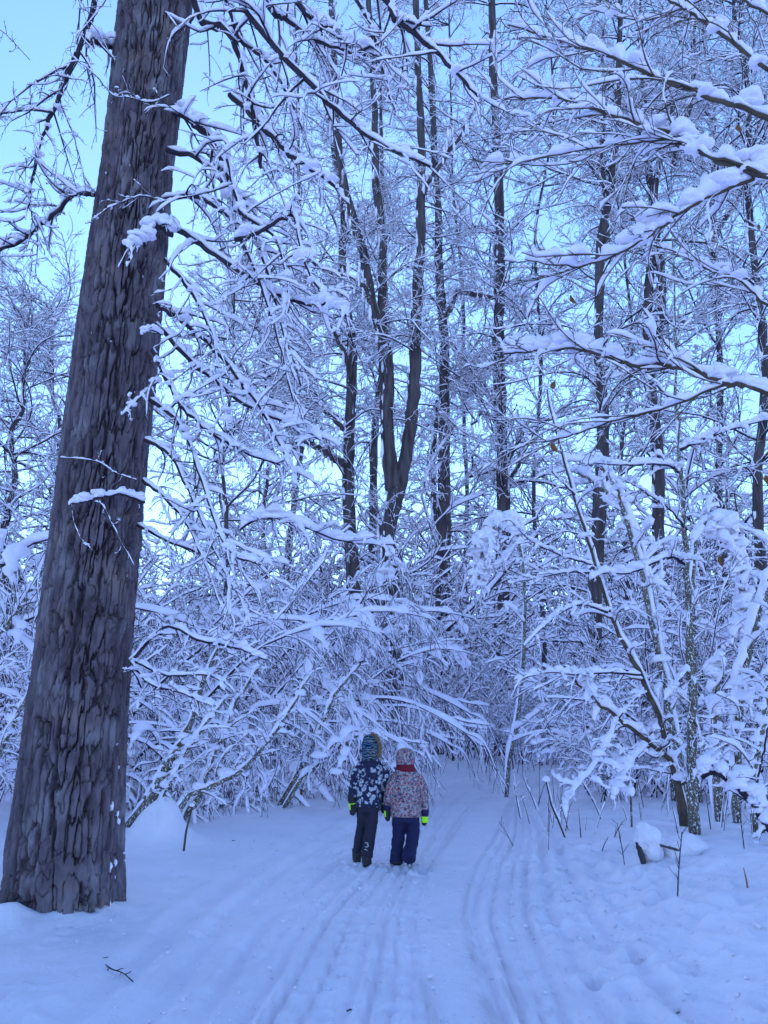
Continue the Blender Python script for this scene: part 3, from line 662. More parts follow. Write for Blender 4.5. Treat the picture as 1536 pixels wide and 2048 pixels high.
    T('thin tree with steep branches just right of the thick old trunk',
      [([(560, 1480), (570, 1200), (590, 950), (610, 750), (615, 550), (600, 350), (590, 150), (585, -40)], 26, .13, .03)], nb=20, bl=(2.4, 4.0), zmin=5)
    T('thin tree at the right edge of the view with dense snowy twigs',
      [([(1530, 1450), (1525, 1100), (1515, 800), (1500, 560), (1490, 300), (1485, 60), (1480, -60)], 16.5, .13, .04)], nb=40, bl=(2.0, 3.6))
    T('slim frosted tree filling the sky just right of the thick trunk',
      [([(430, 1500), (440, 1250), (452, 1050), (448, 880), (470, 720), (465, 560)], 17, .07, .02)], nb=34, bl=(1.8, 3.2), zmin=3.5, hang=.35)
    T('slim frosted tree left of the crooked-limbed tree',
      [([(545, 1500), (540, 1250), (528, 1050), (535, 880), (520, 700), (530, 520)], 20, .08, .02)], nb=36, bl=(2.0, 3.6), zmin=4, hang=.3)
    # crowns left of the thick trunk: only their thin tops reach over the thicket
    T('slender tree with thin arching branches at the far left edge',
      [([(20, 1480), (15, 1200), (25, 950), (40, 800), (60, 650)], 14, .09, .02)], nb=30, bl=(1.6, 3.0), zmin=2.6, hang=.2)
    T('slender tree half hidden behind the left side of the thick trunk',
      [([(150, 1480), (130, 1200), (120, 950), (110, 760), (100, 600)], 16, .09, .02)], nb=30, bl=(1.8, 3.0), zmin=2.6, hang=.2)
build_forest()

# ------------------------------------------------------------------ thicket of snow-laden shrubs
CAS = [shrub_kit(200 + i, 7, (4.4, 6.4), (.75, -.1), .55, 1.9, (23, 7), (.045, .021, .015), .03, 26, (.05, .13), 1.9, .0045, gap=.15, fine=2, l1=.27, slab=26) for i in range(2)]
BSH = [shrub_kit(220 + i, 9, (2.0, 3.6), (0, 0), .75, .9, (15, 6), (.04, .027, .018), .018, 24, (.04, .11), .45, .0045, gap=.14, fine=2, l1=.32, slab=20) for i in range(2)]
UPS = [shrub_kit(240 + i, 8, (2.4, 4.0), (0, 0), .35, .2, (13, 6), (.034, .024, .018), .018, 16, (.04, .09), .12, .005, up=.22, gap=.15, fine=2) for i in range(2)]

HUM = [shrub_kit(260 + i, 9, (1.0, 1.9), (.25, 0), .9, 1.6, (8, 4), (.07, .05, .03), .02, 70, (.06, .18), .8, .005, gap=.05, fine=2, slab=40) for i in range(2)]

def build_thicket():
    rng = np.random.default_rng(41)
    gl = 'snow-laden arching shrubs left of the path'
    rows = [(-4.6, 13.6, 1.0), (-3.9, 14.4, .95), (-5.8, 13.6, 1.1), (-3.1, 15.4, .95), (-4.3, 15.2, 1.15), (-6.6, 15.2, 1.2), (-2.3, 16.4, 1.0), (-3.6, 17.0, 1.25),
            (-5.2, 17.6, 1.3), (-2.9, 18.6, 1.15), (-3.9, 19.6, 1.35), (-7.0, 18.5, 1.3), (-3.4, 22.4, 1.35), (-4.6, 20.8, 1.5)]
    where = ['in the front row, first right of the thick trunk', 'in the front row, second right of the thick trunk', 'hidden mostly behind the thick trunk, front row', 'in the front row, third right of the thick trunk',
             'in the second row, just right of the thick trunk', 'in the second row, behind the thick trunk', 'in the front row, left of the taller child', 'in the middle row, level with the leaning stems',
             'in the back row, nearest the thick trunk', 'in the front row, right behind the taller child', 'in the back row, left of the taller child', 'in the back row, behind the thick trunk',
             'farthest along the left edge of the path', 'tallest of the back row in the middle of the left thicket']
    for i, (x, y, s) in enumerate(rows):
        put_shrub(CAS[i % 2], x, y, rng.normal(0, .3), s * .95, 'snowy arching shrub ' + where[i], gl, 'arching_shrub')
    for i in range(22):
        u = rng.random(); y = 12.2 + 9 * u; x = -3.9 + 2.6 * u + rng.normal(-.7, .7)
        if x > float(path_x(y)) - 1.5: x = float(path_x(y)) - 1.7
        put_shrub((HUM + BSH[:1])[i % 3], x, y, rng.uniform(0, 6.28), rng.uniform(.55, .9) if i % 3 < 2 else rng.uniform(.35, .6), 'low rounded shrub buried in snow at the foot of the left thicket', 'low shrubs along the left edge of the path')
    for i, (x, y, s) in enumerate([(-6.4, 10.5, .9), (-7.5, 12, 1.1), (-5.6, 11.5, .7), (-8.2, 14, 1.3), (-6.3, 13, 1.0), (-9.2, 16, 1.5), (-7.6, 17, 1.4), (-4.9, 9.6, .5), (-10.5, 19, 1.7)]):
        w_ = ['second nearest', 'third nearest, at the very edge', 'low one close behind the trunk', 'middle row at the very edge', 'middle row close behind the trunk', 'back row at the very edge', 'back row close behind the trunk', 'smallest and nearest', 'farthest and tallest'][i]
        put_shrub((CAS if i % 2 else BSH)[(i // 2) % 2], x, y, rng.uniform(0, 6.28), s, 'snowy shrub left of the thick trunk, ' + w_, 'shrubs left of the thick trunk')
    for i in range(44):
        y = rng.uniform(24, 34); x = rng.uniform(-.52, .56) * y + 0.5
        put_shrub((UPS + BSH)[i % 4], x, y, rng.uniform(0, 6.28), rng.uniform(1.1, 2.1), 'snow-covered bush in the far thicket where the path bends out of sight', 'bushes of the far thicket')
    for i in range(26):
        y = rng.uniform(23.6, 25.5); x = rng.uniform(-.06, .3) * y
        put_shrub((UPS + BSH)[i % 4], x, y, rng.uniform(0, 6.28), rng.uniform(.5, 1.0), 'small snowy bush with upright stems at the bend of the path', 'small bushes at the bend of the path')
    for i in range(30):
        y = rng.uniform(12.5, 20); x = float(path_x(y)) + 2.2 + abs(rng.normal(0, 2.4))
        if x / y < .2: continue
        put_shrub((UPS + BSH)[i % 4], x, y, rng.uniform(0, 6.28), rng.uniform(.5, 1.1), 'snow-laden bush among the saplings right of the path', 'bushes right of the path')
    for i in range(9):
        y = rng.uniform(12, 18); x = rng.uniform(.4, .62) * y
        put_shrub(CAS[i % 2], x, y, rng.uniform(0, 6.28), rng.uniform(.55, .9), 'bowed shrub hung with snow near the right edge', 'bowed shrubs near the right edge')
    for i in range(12):
        u = rng.random(); y = 11.9 + 5.5 * u; x = -3.75 + 2.3 * u + rng.normal(-.1, .35)
        put_shrub(HUM[i % 2], x, y, rng.uniform(-1, 1), rng.uniform(.45, .75), 'low hummock of snow over bent twigs beside the open snow on the left', 'snow hummocks at the front of the left thicket')
    for i in range(30):
        y = rng.uniform(25, 36); x = rng.uniform(-.5, .56) * y
        put_shrub((UPS + BSH[:1])[i % 3], x, y, rng.uniform(0, 6.28), rng.uniform(2.0, 2.9), 'tall snow-covered understory tree closing the view between the dark trunks', 'tall understory between the trunks', 'understory_tree', 'tree')
    for i in range(14):
        y = rng.uniform(12.5, 18); x = rng.uniform(.3, .54) * y
        put_shrub((BSH + UPS)[i % 4], x, y, rng.uniform(0, 6.28), rng.uniform(.7, 1.1), 'dense snow-laden shrub filling the space behind the saplings on the right', 'dense shrubs behind the saplings')
build_thicket()

def leaning_stems():
    rng = np.random.default_rng(43)
    for label, pts, Y, r in [
        ('thick dark stem leaning right out of the left thicket behind the snow mound', [(295, 1610), (320, 1560), (350, 1505), (378, 1450), (400, 1380), (440, 1290)], (10.9, 11.3), .085),
        ('thinner dark stem leaning right beside the thick leaning one', [(318, 1610), (345, 1560), (375, 1500), (392, 1475), (450, 1400)], (10.8, 11.2), .045),
        ('dark stem rising steeply from the middle of the left thicket', [(395, 1600), (420, 1530), (445, 1470), (470, 1410), (520, 1330)], (11.2, 11.8), .05),
        ('long dark stem leaning low to the right under a ridge of snow', [(380, 1590), (430, 1570), (490, 1535), (545, 1470), (580, 1420), (620, 1350)], (11.0, 11.4), .04),
        ('low dark stem leaning right near the open snow at the thicket edge', [(590, 1560), (620, 1500), (650, 1435), (670, 1390), (720, 1330)], (13.4, 13.8), .055),
        ('stem bending over to the right nearest the taller child', [(600, 1560), (650, 1520), (690, 1485), (720, 1470), (745, 1465)], (13.2, 13.6), .035),
        ('leaning stem seen to the left of the thick trunk', [(-20, 1290), (30, 1230), (80, 1150), (110, 1090)], (11, 11.5), .06),
        ('lower leaning stem seen to the left of the thick trunk', [(-30, 1560), (10, 1480), (60, 1380), (110, 1300)], (10, 10.5), .05)]:
        P = px(pts, Y, 24); b = P[0, 0].copy(); b[2] = gz(b[0], b[1]); 
        if P[0, 0, 2] > b[2]: P = np.concatenate([(P[:, :1] * [1, 1, 0] + [[[-.3 * (pts[1][0] > pts[0][0]) , 0, b[2] - .1]]]), P], 1)
        t = empty('leaning_tree', b); tag(t, label, 'tree')
        near_branch(t, rng, P, None, r, r * .35, .05, c=(16, 7, 2), pil=9, name='trunk', mat_=BARK_YOUNG, l1=.28, droop=1.1, sw=.6, lump=.4)
leaning_stems()

# ------------------------------------------------------------------ saplings right of the path
def build_saplings():
    rng = np.random.default_rng(51)
    def S(label, pts, Y, r0, r1, w, c=(20, 6, 2), pil=10, name='birch_sapling', extra=(), **k):
        P = px(pts, Y, 34); b = P[0, 0].copy(); b[2] = gz(b[0], b[1]); P[0, 0, 2] = min(P[0, 0, 2], b[2] - .06)
        t = empty(name, b); tag(t, label, 'sapling')
        near_branch(t, rng, P, None, r0, r1, w, c=c, pil=pil, name='trunk', mat_=k.pop('bark', BARK_YOUNG), **k)
        for e in extra: near_branch(t, rng, e[0], e[1], e[2], e[3], e[4], c=e[5] if len(e) > 5 else (12, 5, 2), pil=e[6] if len(e) > 6 else 8, n=22)
        return t
    S('upright birch sapling with snow-speckled bark, the straightest right of the path',
      [(1384, 1612), (1385, 1500), (1384, 1380), (1378, 1230), (1372, 1100), (1362, 950), (1354, 820), (1350, 650), (1346, 480)], (9.2, 9.4), .062, .012, .022, c=(16, 6, 2), pil=6, l1=.12,
      extra=[([(1374, 1130), (1345, 1115), (1310, 1125), (1260, 1145), (1200, 1145)], (9.3, 9.0), .022, .006, .05),
             ([(1374, 1060), (1340, 1020), (1290, 985), (1250, 960)], (9.3, 9.0), .015, .004, .03),
             ([(1360, 900), (1400, 880), (1455, 862), (1536, 840)], (9.3, 9.0), .02, .006, .045),
             ([(1358, 945), (1330, 930), (1240, 930), (1180, 925)], (9.3, 9.0), .016, .005, .04),
             ([(1385, 1330), (1350, 1370), (1330, 1400)], (9.3, 9.0), .012, .004, .03),
             ([(1352, 810), (1300, 760), (1240, 720), (1200, 700)], (9.3, 9.0), .014, .004, .035),
             ([(1385, 1400), (1400, 1470), (1420, 1500)], (9.3, 9.0), .012, .004, .02)])
    S('thin sapling leaning left across the right side, dark below and snowy above',
      [(1365, 1640), (1345, 1530), (1318, 1440), (1288, 1365), (1255, 1300), (1225, 1240), (1195, 1140), (1165, 1050), (1135, 945), (1112, 870), (1092, 780)], (9.9, 9.6), .042, .008, .04, c=(20, 5, 2), pil=5, steep=.4, l1=.16, name='leaning_sapling', bark=TWIG_BROWN,
      extra=[([(1185, 1130), (1120, 1110), (1060, 1080), (1020, 1040)], (9.4, 9.0), .012, .004, .03),
             ([(1180, 1145), (1130, 1145), (1080, 1155), (1030, 1165)], (9.4, 9.1), .012, .004, .028),
             ([(1215, 1225), (1160, 1210), (1110, 1235), (1050, 1290)], (9.5, 9.0), .014, .004, .03),
             ([(1280, 1350), (1210, 1345), (1150, 1350), (1100, 1345), (1030, 1360)], (9.5, 9.1), .014, .004, .035),
             ([(1150, 990), (1110, 950), (1080, 910), (1050, 870)], (9.4, 9.2), .010, .003, .025)])
    S('bent sapling arching low to the left under a thick ridge of snow',
      [(1374, 1635), (1356, 1565), (1345, 1530), (1325, 1505), (1290, 1480), (1240, 1440), (1195, 1405), (1150, 1360), (1130, 1335)], (9.9, 9.4), .045, .012, .06, c=(14, 6, 2), pil=5, l1=.22, name='bent_sapling', bark=TWIG_BROWN,
      extra=[([(1235, 1440), (1215, 1490), (1185, 1540), (1150, 1580), (1130, 1610)], (9.5, 9.0), .012, .004, .045, (10, 4, 0)),
             ([(1295, 1490), (1260, 1530), (1240, 1570), (1225, 1600)], (9.6, 9.1), .010, .004, .05, (8, 3, 0)),
             ([(1238, 1435), (1270, 1400), (1290, 1385)], (9.4, 9.3), .010, .004, .03, (6, 3, 0))])
    S('sapling plastered with a thick column of snow, bowed at the top',
      [(1372, 1600), (1345, 1460), (1325, 1350), (1305, 1260), (1285, 1160), (1258, 1060), (1240, 1000), (1225, 960), (1195, 930), (1160, 925)], (11.6, 11.4), .06, .02, .085, c=(16, 6, 2), pil=6, gap=.0, steep=.25, wide=.9, lump=.14, name='snow_plastered_sapling', l1=.14)
    S('second snow-plastered stem behind the column of snow',
      [(1345, 1560), (1335, 1440), (1322, 1300), (1300, 1180), (1275, 1080), (1230, 1000), (1180, 960), (1140, 940)], (12.2, 12.0), .05, .02, .07, c=(14, 6, 2), pil=4, gap=.02, steep=.25, wide=.9, lump=.14, name='snow_plastered_sapling', l1=.14)
    S('snow-plastered birch stem slanting up to the right edge',
      [(1470, 1600), (1476, 1500), (1480, 1420), (1492, 1330), (1515, 1240), (1545, 1140)], (9.8, 9.6), .05, .03, .075, c=(10, 5, 2), pil=5, gap=.02, steep=.25, wide=.9, lump=.14, name='snow_plastered_sapling', l1=.2)
    S('snow-capped stem standing left of the slanting birch stem',
      [(1432, 1570), (1430, 1480), (1432, 1400), (1436, 1350), (1438, 1330)], (10.2, 10.2), .05, .04, .085, c=(4, 3, 0), pil=3, gap=0, steep=.2, wide=.9, lump=.12, name='snow_plastered_sapling', l1=.3)
    S('dark crooked branch rising from the snow at the right edge with a broken tip',
      [(1570, 1700), (1536, 1650), (1505, 1605), (1470, 1570), (1440, 1548), (1420, 1545), (1403, 1556)], (8.2, 8.2), .05, .025, .075, c=(8, 4, 0), pil=12, name='crooked_branch', bark=TWIG,
      extra=[([(1480, 1580), (1462, 1545), (1455, 1520)], (8.2, 8.1), .018, .006, .03, (3, 2, 0), 3), ([(1505, 1608), (1515, 1560), (1530, 1490), (1545, 1420)], (8.2, 8.0), .014, .008, .02, (5, 3, 0), 2)])
    S('tall thin sapling rising at the right edge behind the crooked branch',
      [(1500, 1580), (1515, 1500), (1530, 1430), (1540, 1330), (1560, 1200)], (9.0, 9.0), .04, .02, .05, c=(12, 5, 2), pil=12)
    # two saplings bent right over into thick hoods of snow
    for label, pts, Y, w, nb in [('young tree bent right over into a thick hanging hood of snow near the right edge', [(1400, 1620), (1390, 1400), (1385, 1150), (1400, 1060), (1435, 1048), (1468, 1090), (1486, 1160), (1488, 1230), (1474, 1275)], 12.2, .17, 34),
                                 ('young tree bent right over into a rounded cap of snow right of the straight trunks', [(1010, 1560), (1040, 1400), (1050, 1200), (1035, 1070), (1005, 1045), (975, 1070), (960, 1120), (958, 1160)], 15.5, .2, 26)]:
        t = S(label, pts, (Y, Y), .05, .015, w * .6, c=(16, 7, 2), pil=0, gap=0, name='bowed_tree', l1=.16, droop=1.2)
        P = px(pts, (Y, Y), 40)[:, 17:]; ms = MB(); n_ = P.shape[1]
        for o_, f_ in (((0, 0, 0), .72), ((-.1, -.1, -.1), .5), ((.1, .05, -.12), .55)):
            snow(ms, P + np.array(o_) * w / .17 + rng.normal(0, .03, P.shape), rads(n_, .02, .02), w * f_, rng, 10, 44, .06, .5, .3, .85)
        nb = 34; i = rng.integers(0, n_ - 1, nb); sz = w * rng.uniform(.2, .55, nb)
        blobs(ms, P[0, i] + rng.normal(0, w * .5, (nb, 3)) + np.stack([0 * sz, 0 * sz, -np.abs(rng.normal(0, w * .8, nb)) + w * .5], 1), np.stack([sz * 1.4, sz, sz * .7], 1), rng, 2, .4, .7)
        ms.build('snow_hood', SNOW, t, origin=t.location)
build_saplings()

# ------------------------------------------------------------------ the tree beside the camera on the right: only its branches reach into view
LEAF = mat('withered_leaf', (0.2, 0.085, 0.03), 0.8)[0]
def build_right_tree():
    rng = np.random.default_rng(61); b = np.array([2.75, 3.3, gz(2.75, 3.3)])
    t = empty('overhanging_tree', b); tag(t, 'smooth-barked tree whose long snowy branches reach in from the right edge', 'tree')
    P = spline([b + [0, 0, -.2], b + [.02, 0, 2], b + [0, .05, 4.5], b + [-.1, .1, 7.5]], 30)
    stem_mesh(P, rads(30, .13, .05), 14, rng).build('trunk', TWIG_BROWN, t, origin=b)
    def B(pts, Y, r0, r1, w, zt, **k):
        p = [np.array([2.74, 3.32, zt])] + [at(x, y, yy) for (x, y), yy in zip(pts, np.linspace(Y[0], Y[1], len(pts)))]
        k.setdefault('c', (13, 5, 2)); k.setdefault('pil', 9); k.setdefault('droop', .1); k.setdefault('l1', .3)
        return near_branch(t, rng, spline(p, 44), None, r0 * .68, r1, w, mat_=TWIG_BROWN, ang=.6, rough=.05, gap=.33, wide=.8, t0=.28, lump=.55, flat=.88, sw=.7, **k)
    B([(1560, 250), (1437, 200), (1334, 163), (1231, 117), (1157, 93), (1104, 80), (1020, 48)], (3.3, 3.9), .026, .004, .034, 3.9)
    B([(1570, 372), (1417, 313), (1357, 277), (1257, 243), (1171, 213), (1114, 197), (1010, 200)], (3.2, 3.8), .03, .004, .036, 3.5)
    B([(1540, 358), (1417, 313), (1357, 281), (1264, 287), (1164, 300), (1050, 322), (990, 330)], (3.2, 3.7), .012, .003, .028, 3.48, pil=4)
    B([(1560, 345), (1500, 362), (1424, 393), (1344, 437), (1284, 483), (1197, 523), (1124, 533), (1050, 518)], (3.2, 3.6), .018, .003, .042, 3.45, pil=10)
    B([(1570, 160), (1457, 80), (1391, 33), (1341, 0), (1240, -60)], (3.4, 4.0), .022, .005, .026, 4.3)
    B([(1560, 792), (1454, 766), (1341, 730), (1257, 730), (1174, 700), (1091, 700), (1010, 708)], (3.6, 4.2), .026, .005, .042, 2.5, pil=10)
    B([(1530, 785), (1454, 770), (1341, 813), (1224, 843), (1124, 876), (1050, 888)], (3.62, 4.1), .014, .003, .018, 2.5, pil=3)
    B([(1580, 640), (1480, 560), (1420, 540), (1340, 500), (1250, 480)], (3.6, 4.3), .014, .003, .024, 2.9)
    B([(1560, 40), (1450, -10), (1380, 10), (1290, 40), (1180, 20)], (3.6, 4.3), .014, .003, .028, 4.6)
    # a few withered leaves still hanging
    v = np.array([(0, 0, 0), (.012, .004, -.012), (.017, .006, -.03), (.012, .003, -.048), (0, -.006, -.066), (-.012, .005, -.046), (-.016, .008, -.028), (-.01, .004, -.011), (0, -.004, -.022), (0, -.006, -.045)])
    f = [(0, 1, 8), (1, 2, 8), (2, 9, 8), (2, 3, 9), (3, 4, 9), (4, 5, 9), (5, 6, 9), (6, 8, 9), (6, 7, 8), (7, 0, 8)]
    lm = MB().add(v, None, f).mesh('leaf', LEAF)
    for i, (x, y, Y) in enumerate([(1254, 115, 3.6), (1476, 248, 3.3), (1520, 450, 3.3), (1310, 440, 3.4), (1110, 762, 4.0), (1102, 885, 4.0), (1238, 985, 3.9), (1140, 590, 3.8), (1530, 950, 3.6), (1440, 1110, 3.8)]):
        o = link(bpy.data.objects.new('leaf', lm), t); o.location = [float(q) for q in (at(x, y, Y) - b)]; o.rotation_euler = (rng.normal(0, .3), rng.normal(0, .3), rng.uniform(0, 6.28)); o.scale = (1.0,) * 3
build_right_tree()

# ------------------------------------------------------------------ the two children
def fabric(name, base, rough=0.85, wr=0.012, scale=26):
    m, nt, b = mat(name, base, rough, 0.25); bump(nt, b, noise_tex(nt, scale, 4, coord(nt)).outputs[0], 0.5, wr); return m, nt, b
def flower_print():
    m, nt, b = fabric('navy_fabric_with_white_flowers', (0.02, 0.022, 0.06))
    v = coord(nt); dist = noise_tex(nt, 30, 2, v); mv = node(nt, 'ShaderNodeMixRGB', blend_type='ADD'); mv.inputs[0].default_value = .06
    nt.links.new(v, mv.inputs[1]); nt.links.new(dist.outputs['Color'], mv.inputs[2])
    vo = node(nt, 'ShaderNodeTexVoronoi'); vo.inputs['Scale'].default_value = 19; nt.links.new(mv.outputs[0], vo.inputs['Vector'])
    fl = ramp(nt, vo.outputs['Distance'], [(.0, (0.06, 0.06, 0.12)), (.1, (0.08, 0.08, 0.15)), (.16, (.55, .55, .62)), (.4, (.42, .44, .55)), (.5, (.02, .022, .06))])
    mk = ramp(nt, noise_tex(nt, 13, 2, v).outputs[0], [(.3, (0, 0, 0)), (.4, (1, 1, 1))])
    sp = ramp(nt, noise_tex(nt, 75, 2, v).outputs[0], [(.36, (0, 0, 0)), (.46, (1, 1, 1))])
    mu = node(nt, 'ShaderNodeMixRGB', blend_type='MULTIPLY'); mu.inputs[0].default_value = 1; nt.links.new(mk.outputs[0], mu.inputs[1]); nt.links.new(sp.outputs[0], mu.inputs[2])
    mx = node(nt, 'ShaderNodeMixRGB'); mx.inputs[1].default_value = (.02, .022, .06, 1); nt.links.new(mu.outputs[0], mx.inputs[0]); nt.links.new(fl.outputs[0], mx.inputs[2])
    nt.links.new(mx.outputs[0], b.inputs['Base Color']); return m
def ditsy_print():
    m, nt, b = fabric('pink_fabric_with_small_flowers', (0.5, 0.35, 0.33))
    v = coord(nt); vo = node(nt, 'ShaderNodeTexVoronoi'); vo.inputs['Scale'].default_value = 70; nt.links.new(v, vo.inputs['Vector'])
    sp = node(nt, 'ShaderNodeSeparateColor'); nt.links.new(vo.outputs['Color'], sp.inputs[0])
    r = ramp(nt, sp.outputs[0], [(0, (.36, .25, .28)), (.2, (.42, .38, .4)), (.3, (.4, .06, .1)), (.42, (.12, .14, .22)), (.6, (.38, .2, .23)), (.74, (.06, .055, .09)), (.88, (.42, .37, .38))], 'CONSTANT')
    n2 = ramp(nt, noise_tex(nt, 120, 2, v).outputs[0], [(.4, (.75, .75, .75)), (.6, (1.1, 1.1, 1.1))])
    mu = node(nt, 'ShaderNodeMixRGB', blend_type='MULTIPLY'); mu.inputs[0].default_value = 1; nt.links.new(r.outputs[0], mu.inputs[1]); nt.links.new(n2.outputs[0], mu.inputs[2])
    nt.links.new(mu.outputs[0], b.inputs['Base Color']); return m
def knit_print():
    m, nt, b = fabric('blue_patterned_fabric', (0.1, 0.25, 0.5))
    v = coord(nt); dn = noise_tex(nt, 16, 3, v); wv = node(nt, 'ShaderNodeTexWave', bands_direction='Z'); wv.inputs['Scale'].default_value = 11; wv.inputs['Distortion'].default_value = 7; wv.inputs['Detail'].default_value = 2; wv.inputs['Detail Scale'].default_value = 3
    nt.links.new(v, wv.inputs['Vector'])
    r = ramp(nt, wv.outputs['Fac'], [(0, (.015, .02, .05)), (.38, (.02, .03, .07)), (.5, (.09, .12, .15)), (.75, (.18, .19, .2))])
    mk = ramp(nt, dn.outputs[0], [(.45, (0, 0, 0)), (.6, (1, 1, 1))]); mx = node(nt, 'ShaderNodeMixRGB', blend_type='MULTIPLY'); mx.inputs[2].default_value = (.2, .6, 1.0, 1)
    nt.links.new(mk.outputs[0], mx.inputs[0]); nt.links.new(r.outputs[0], mx.inputs[1]); nt.links.new(mx.outputs[0], b.inputs['Base Color']); return m
FLOWER, DITSY, KNIT = flower_print(), ditsy_print(), knit_print()
BLACK = fabric('black_trouser_fabric', (0.028, 0.024, 0.045))[0]
NAVY = fabric('navy_trouser_fabric', (0.02, 0.02, 0.07))[0]
MITT = fabric('black_mitten_fabric', (0.03, 0.028, 0.036))[0]
GREEN = mat('neon_green_fabric', (0.5, 0.95, 0.04), 0.7)[0]
SCARF = fabric('dark_red_knit', (0.16, 0.012, 0.03), .9, .008, 80)[0]
FUR = bark_material('brown_fur', (0.2, 0.12, 0.07), (0.42, 0.28, 0.18), 60, 1, 0, .002)
BOOT = fabric('dark_boot', (0.035, 0.032, 0.036), .6)[0]
SOLE = fabric('boot_sole_with_packed_snow', (0.25, 0.25, 0.27), .8, .02, 90)[0]
SKIN = mat('skin', (0.55, 0.33, 0.25), .5)[0]
GREYTAPE = mat('reflective_grey_print', (0.5, 0.5, 0.52), .4)[0]

KY = 8.62; KS = 5.486
def kp(x, y, dy=0.0): return at(640 + x / KS, 1440 + y / KS, KY + dy)
KM = 1.0 / (F / (KY * cos(PITCH) - .75 * sin(PITCH)) * KS)          # metres per enlarged pixel at the children
def loft(mb, rows, k=24, power=1.0):
    """rows: (point, half width, half depth); rings across the path, rounded ends"""
    C = np.array([r[0] for r in rows]); a = np.array([r[1] for r in rows]); b = np.array([r[2] for r in rows])
    n = 4 * len(C); C = spline(C, n)[0]; x = np.linspace(0, 1, len(a)); xn = np.linspace(0, 1, n); a = np.interp(xn, x, a); b = np.interp(xn, x, b)
    T = tangents(C[None])[0]; X = np.array([1.0, 0, 0]); A = norm(X - (T @ X)[:, None] * T); B = np.cross(T, A)
    V, Q, t = ringmesh(C[None], (A * a[:, None])[None], (B * b[:, None])[None], k, True); mb.add(V, Q, t); return mb
def ball(mb, c, r):
    v, f = ICO[2]; mb.add(np.asarray(c) + v * np.asarray(r), None, f); return mb
def remesh(mb, name, mat_, voxel, parent=None, origin=None, it=6, wrinkle=0.0, seed=0):
    o = bpy.data.objects.new('tmp', mb.mesh('tmp', mat_, origin=origin)); COL.objects.link(o)
    m = o.modifiers.new('r', 'REMESH'); m.mode = 'VOXEL'; m.voxel_size = voxel
    m2 = o.modifiers.new('s', 'SMOOTH'); m2.iterations = it; m2.factor = .5
    me = bpy.data.meshes.new_from_object(o.evaluated_get(bpy.context.evaluated_depsgraph_get()))
    bpy.data.objects.remove(o); me.name = name
    n = len(me.vertices); co = np.empty(n * 3, np.float32); me.vertices.foreach_get('co', co); co = co.reshape(-1, 3)
    if wrinkle:
        no = np.empty(n * 3, np.float32); me.vertices.foreach_get('normal', no); no = no.reshape(-1, 3)
        d = fbm(co[:, 0] * 9 + co[:, 1] * 6 + seed, co[:, 2] * 17 + co[:, 1] * 4, 3) + .5 * fbm(co[:, 0] * 20 + seed, co[:, 2] * 30 - co[:, 0] * 12, 2)
        me.vertices.foreach_set('co', (co + no * (d * wrinkle)[:, None]).ravel())
    me.polygons.foreach_set('use_smooth', np.ones(len(me.polygons), dtype=bool)); me.update()
    if not me.materials: me.materials.append(mat_)
    return link(bpy.data.objects.new(name, me), parent)
def R(pts, k=KM): return [(kp(*p[0]), p[1] * k, p[2] * k) for p in pts]

def mitten(person, base, pts, thumb, panel, org):
    mb = MB(); loft(mb, R(pts), 16); loft(mb, R(thumb), 12)
    o = remesh(mb, 'mitten', MITT, .007, person, org, 3)
    g = MB(); loft(g, R(panel), 16); g.build('green_panel', GREEN, o, origin=org); return o
def boot(person, c, heading, org, lift=0.0, mat_=BOOT, L=.2):
    """a boot with a rounded toe, a shaft and a sole; heading turns it, lift tips the heel up so that the sole shows"""
    mb = MB(); rows = []
    def tr(p):
        p = np.array(p, float); y, z = p[1] * cos(lift) + p[2] * sin(lift), -p[1] * sin(lift) + p[2] * cos(lift)
        x, y = p[0] * cos(heading) - y * sin(heading), p[0] * sin(heading) + y * cos(heading); return np.array([x, y, z]) + c
    for y, w, h in ((-.07, .03, .05), (-.06, .04, .07), (0, .043, .075), (.05, .045, .06), (.1, .048, .045), (.13, .04, .035), (.145, .02, .02)):
        rows.append((tr((0, y, h * .55)), w, h * .55))
    C = np.array([r[0] for r in rows]); loft(mb, rows, 16)
    loft(mb, [(tr((0, -.02, .05)), .05, .055), (tr((0, -.02, .1)), .052, .055), (tr((0, -.015, .15)), .055, .058)], 16)
    o = remesh(mb, 'boot', mat_, .008, person, org, 3)
    s = MB(); outline = [(-.07, .028), (-.06, .038), (-.03, .042), (.02, .04), (.06, .045), (.1, .047), (.13, .036), (.148, .012)]
    top = [tr((w, y, .008)) for y, w in outline] + [tr((-w, y, .008)) for y, w in outline[::-1]]
    bot = [tr((w, y, -.012)) for y, w in outline] + [tr((-w, y, -.012)) for y, w in outline[::-1]]
    n = len(top); V = np.array(top + bot + [tr((0, .03, .008)), tr((0, .03, -.012))])
    q = [(i, (i + 1) % n, n + (i + 1) % n, n + i) for i in range(n)]; t = [(2 * n, (i + 1) % n, i) for i in range(n)] + [(2 * n + 1, n + i, n + (i + 1) % n) for i in range(n)]
    s.add(V, q, t).build('sole', SOLE, o, smooth=False, origin=org)
    if lift:
        tb = MB(); rng = np.random.default_rng(9)
        for yy in np.linspace(-.055, .12, 8):
            for sx in (-.02, .02): ball(tb, tr((sx, yy, -.014)), (.013, .008, .008))
        tb.build('tread', SNOW, o, origin=org)
    return o
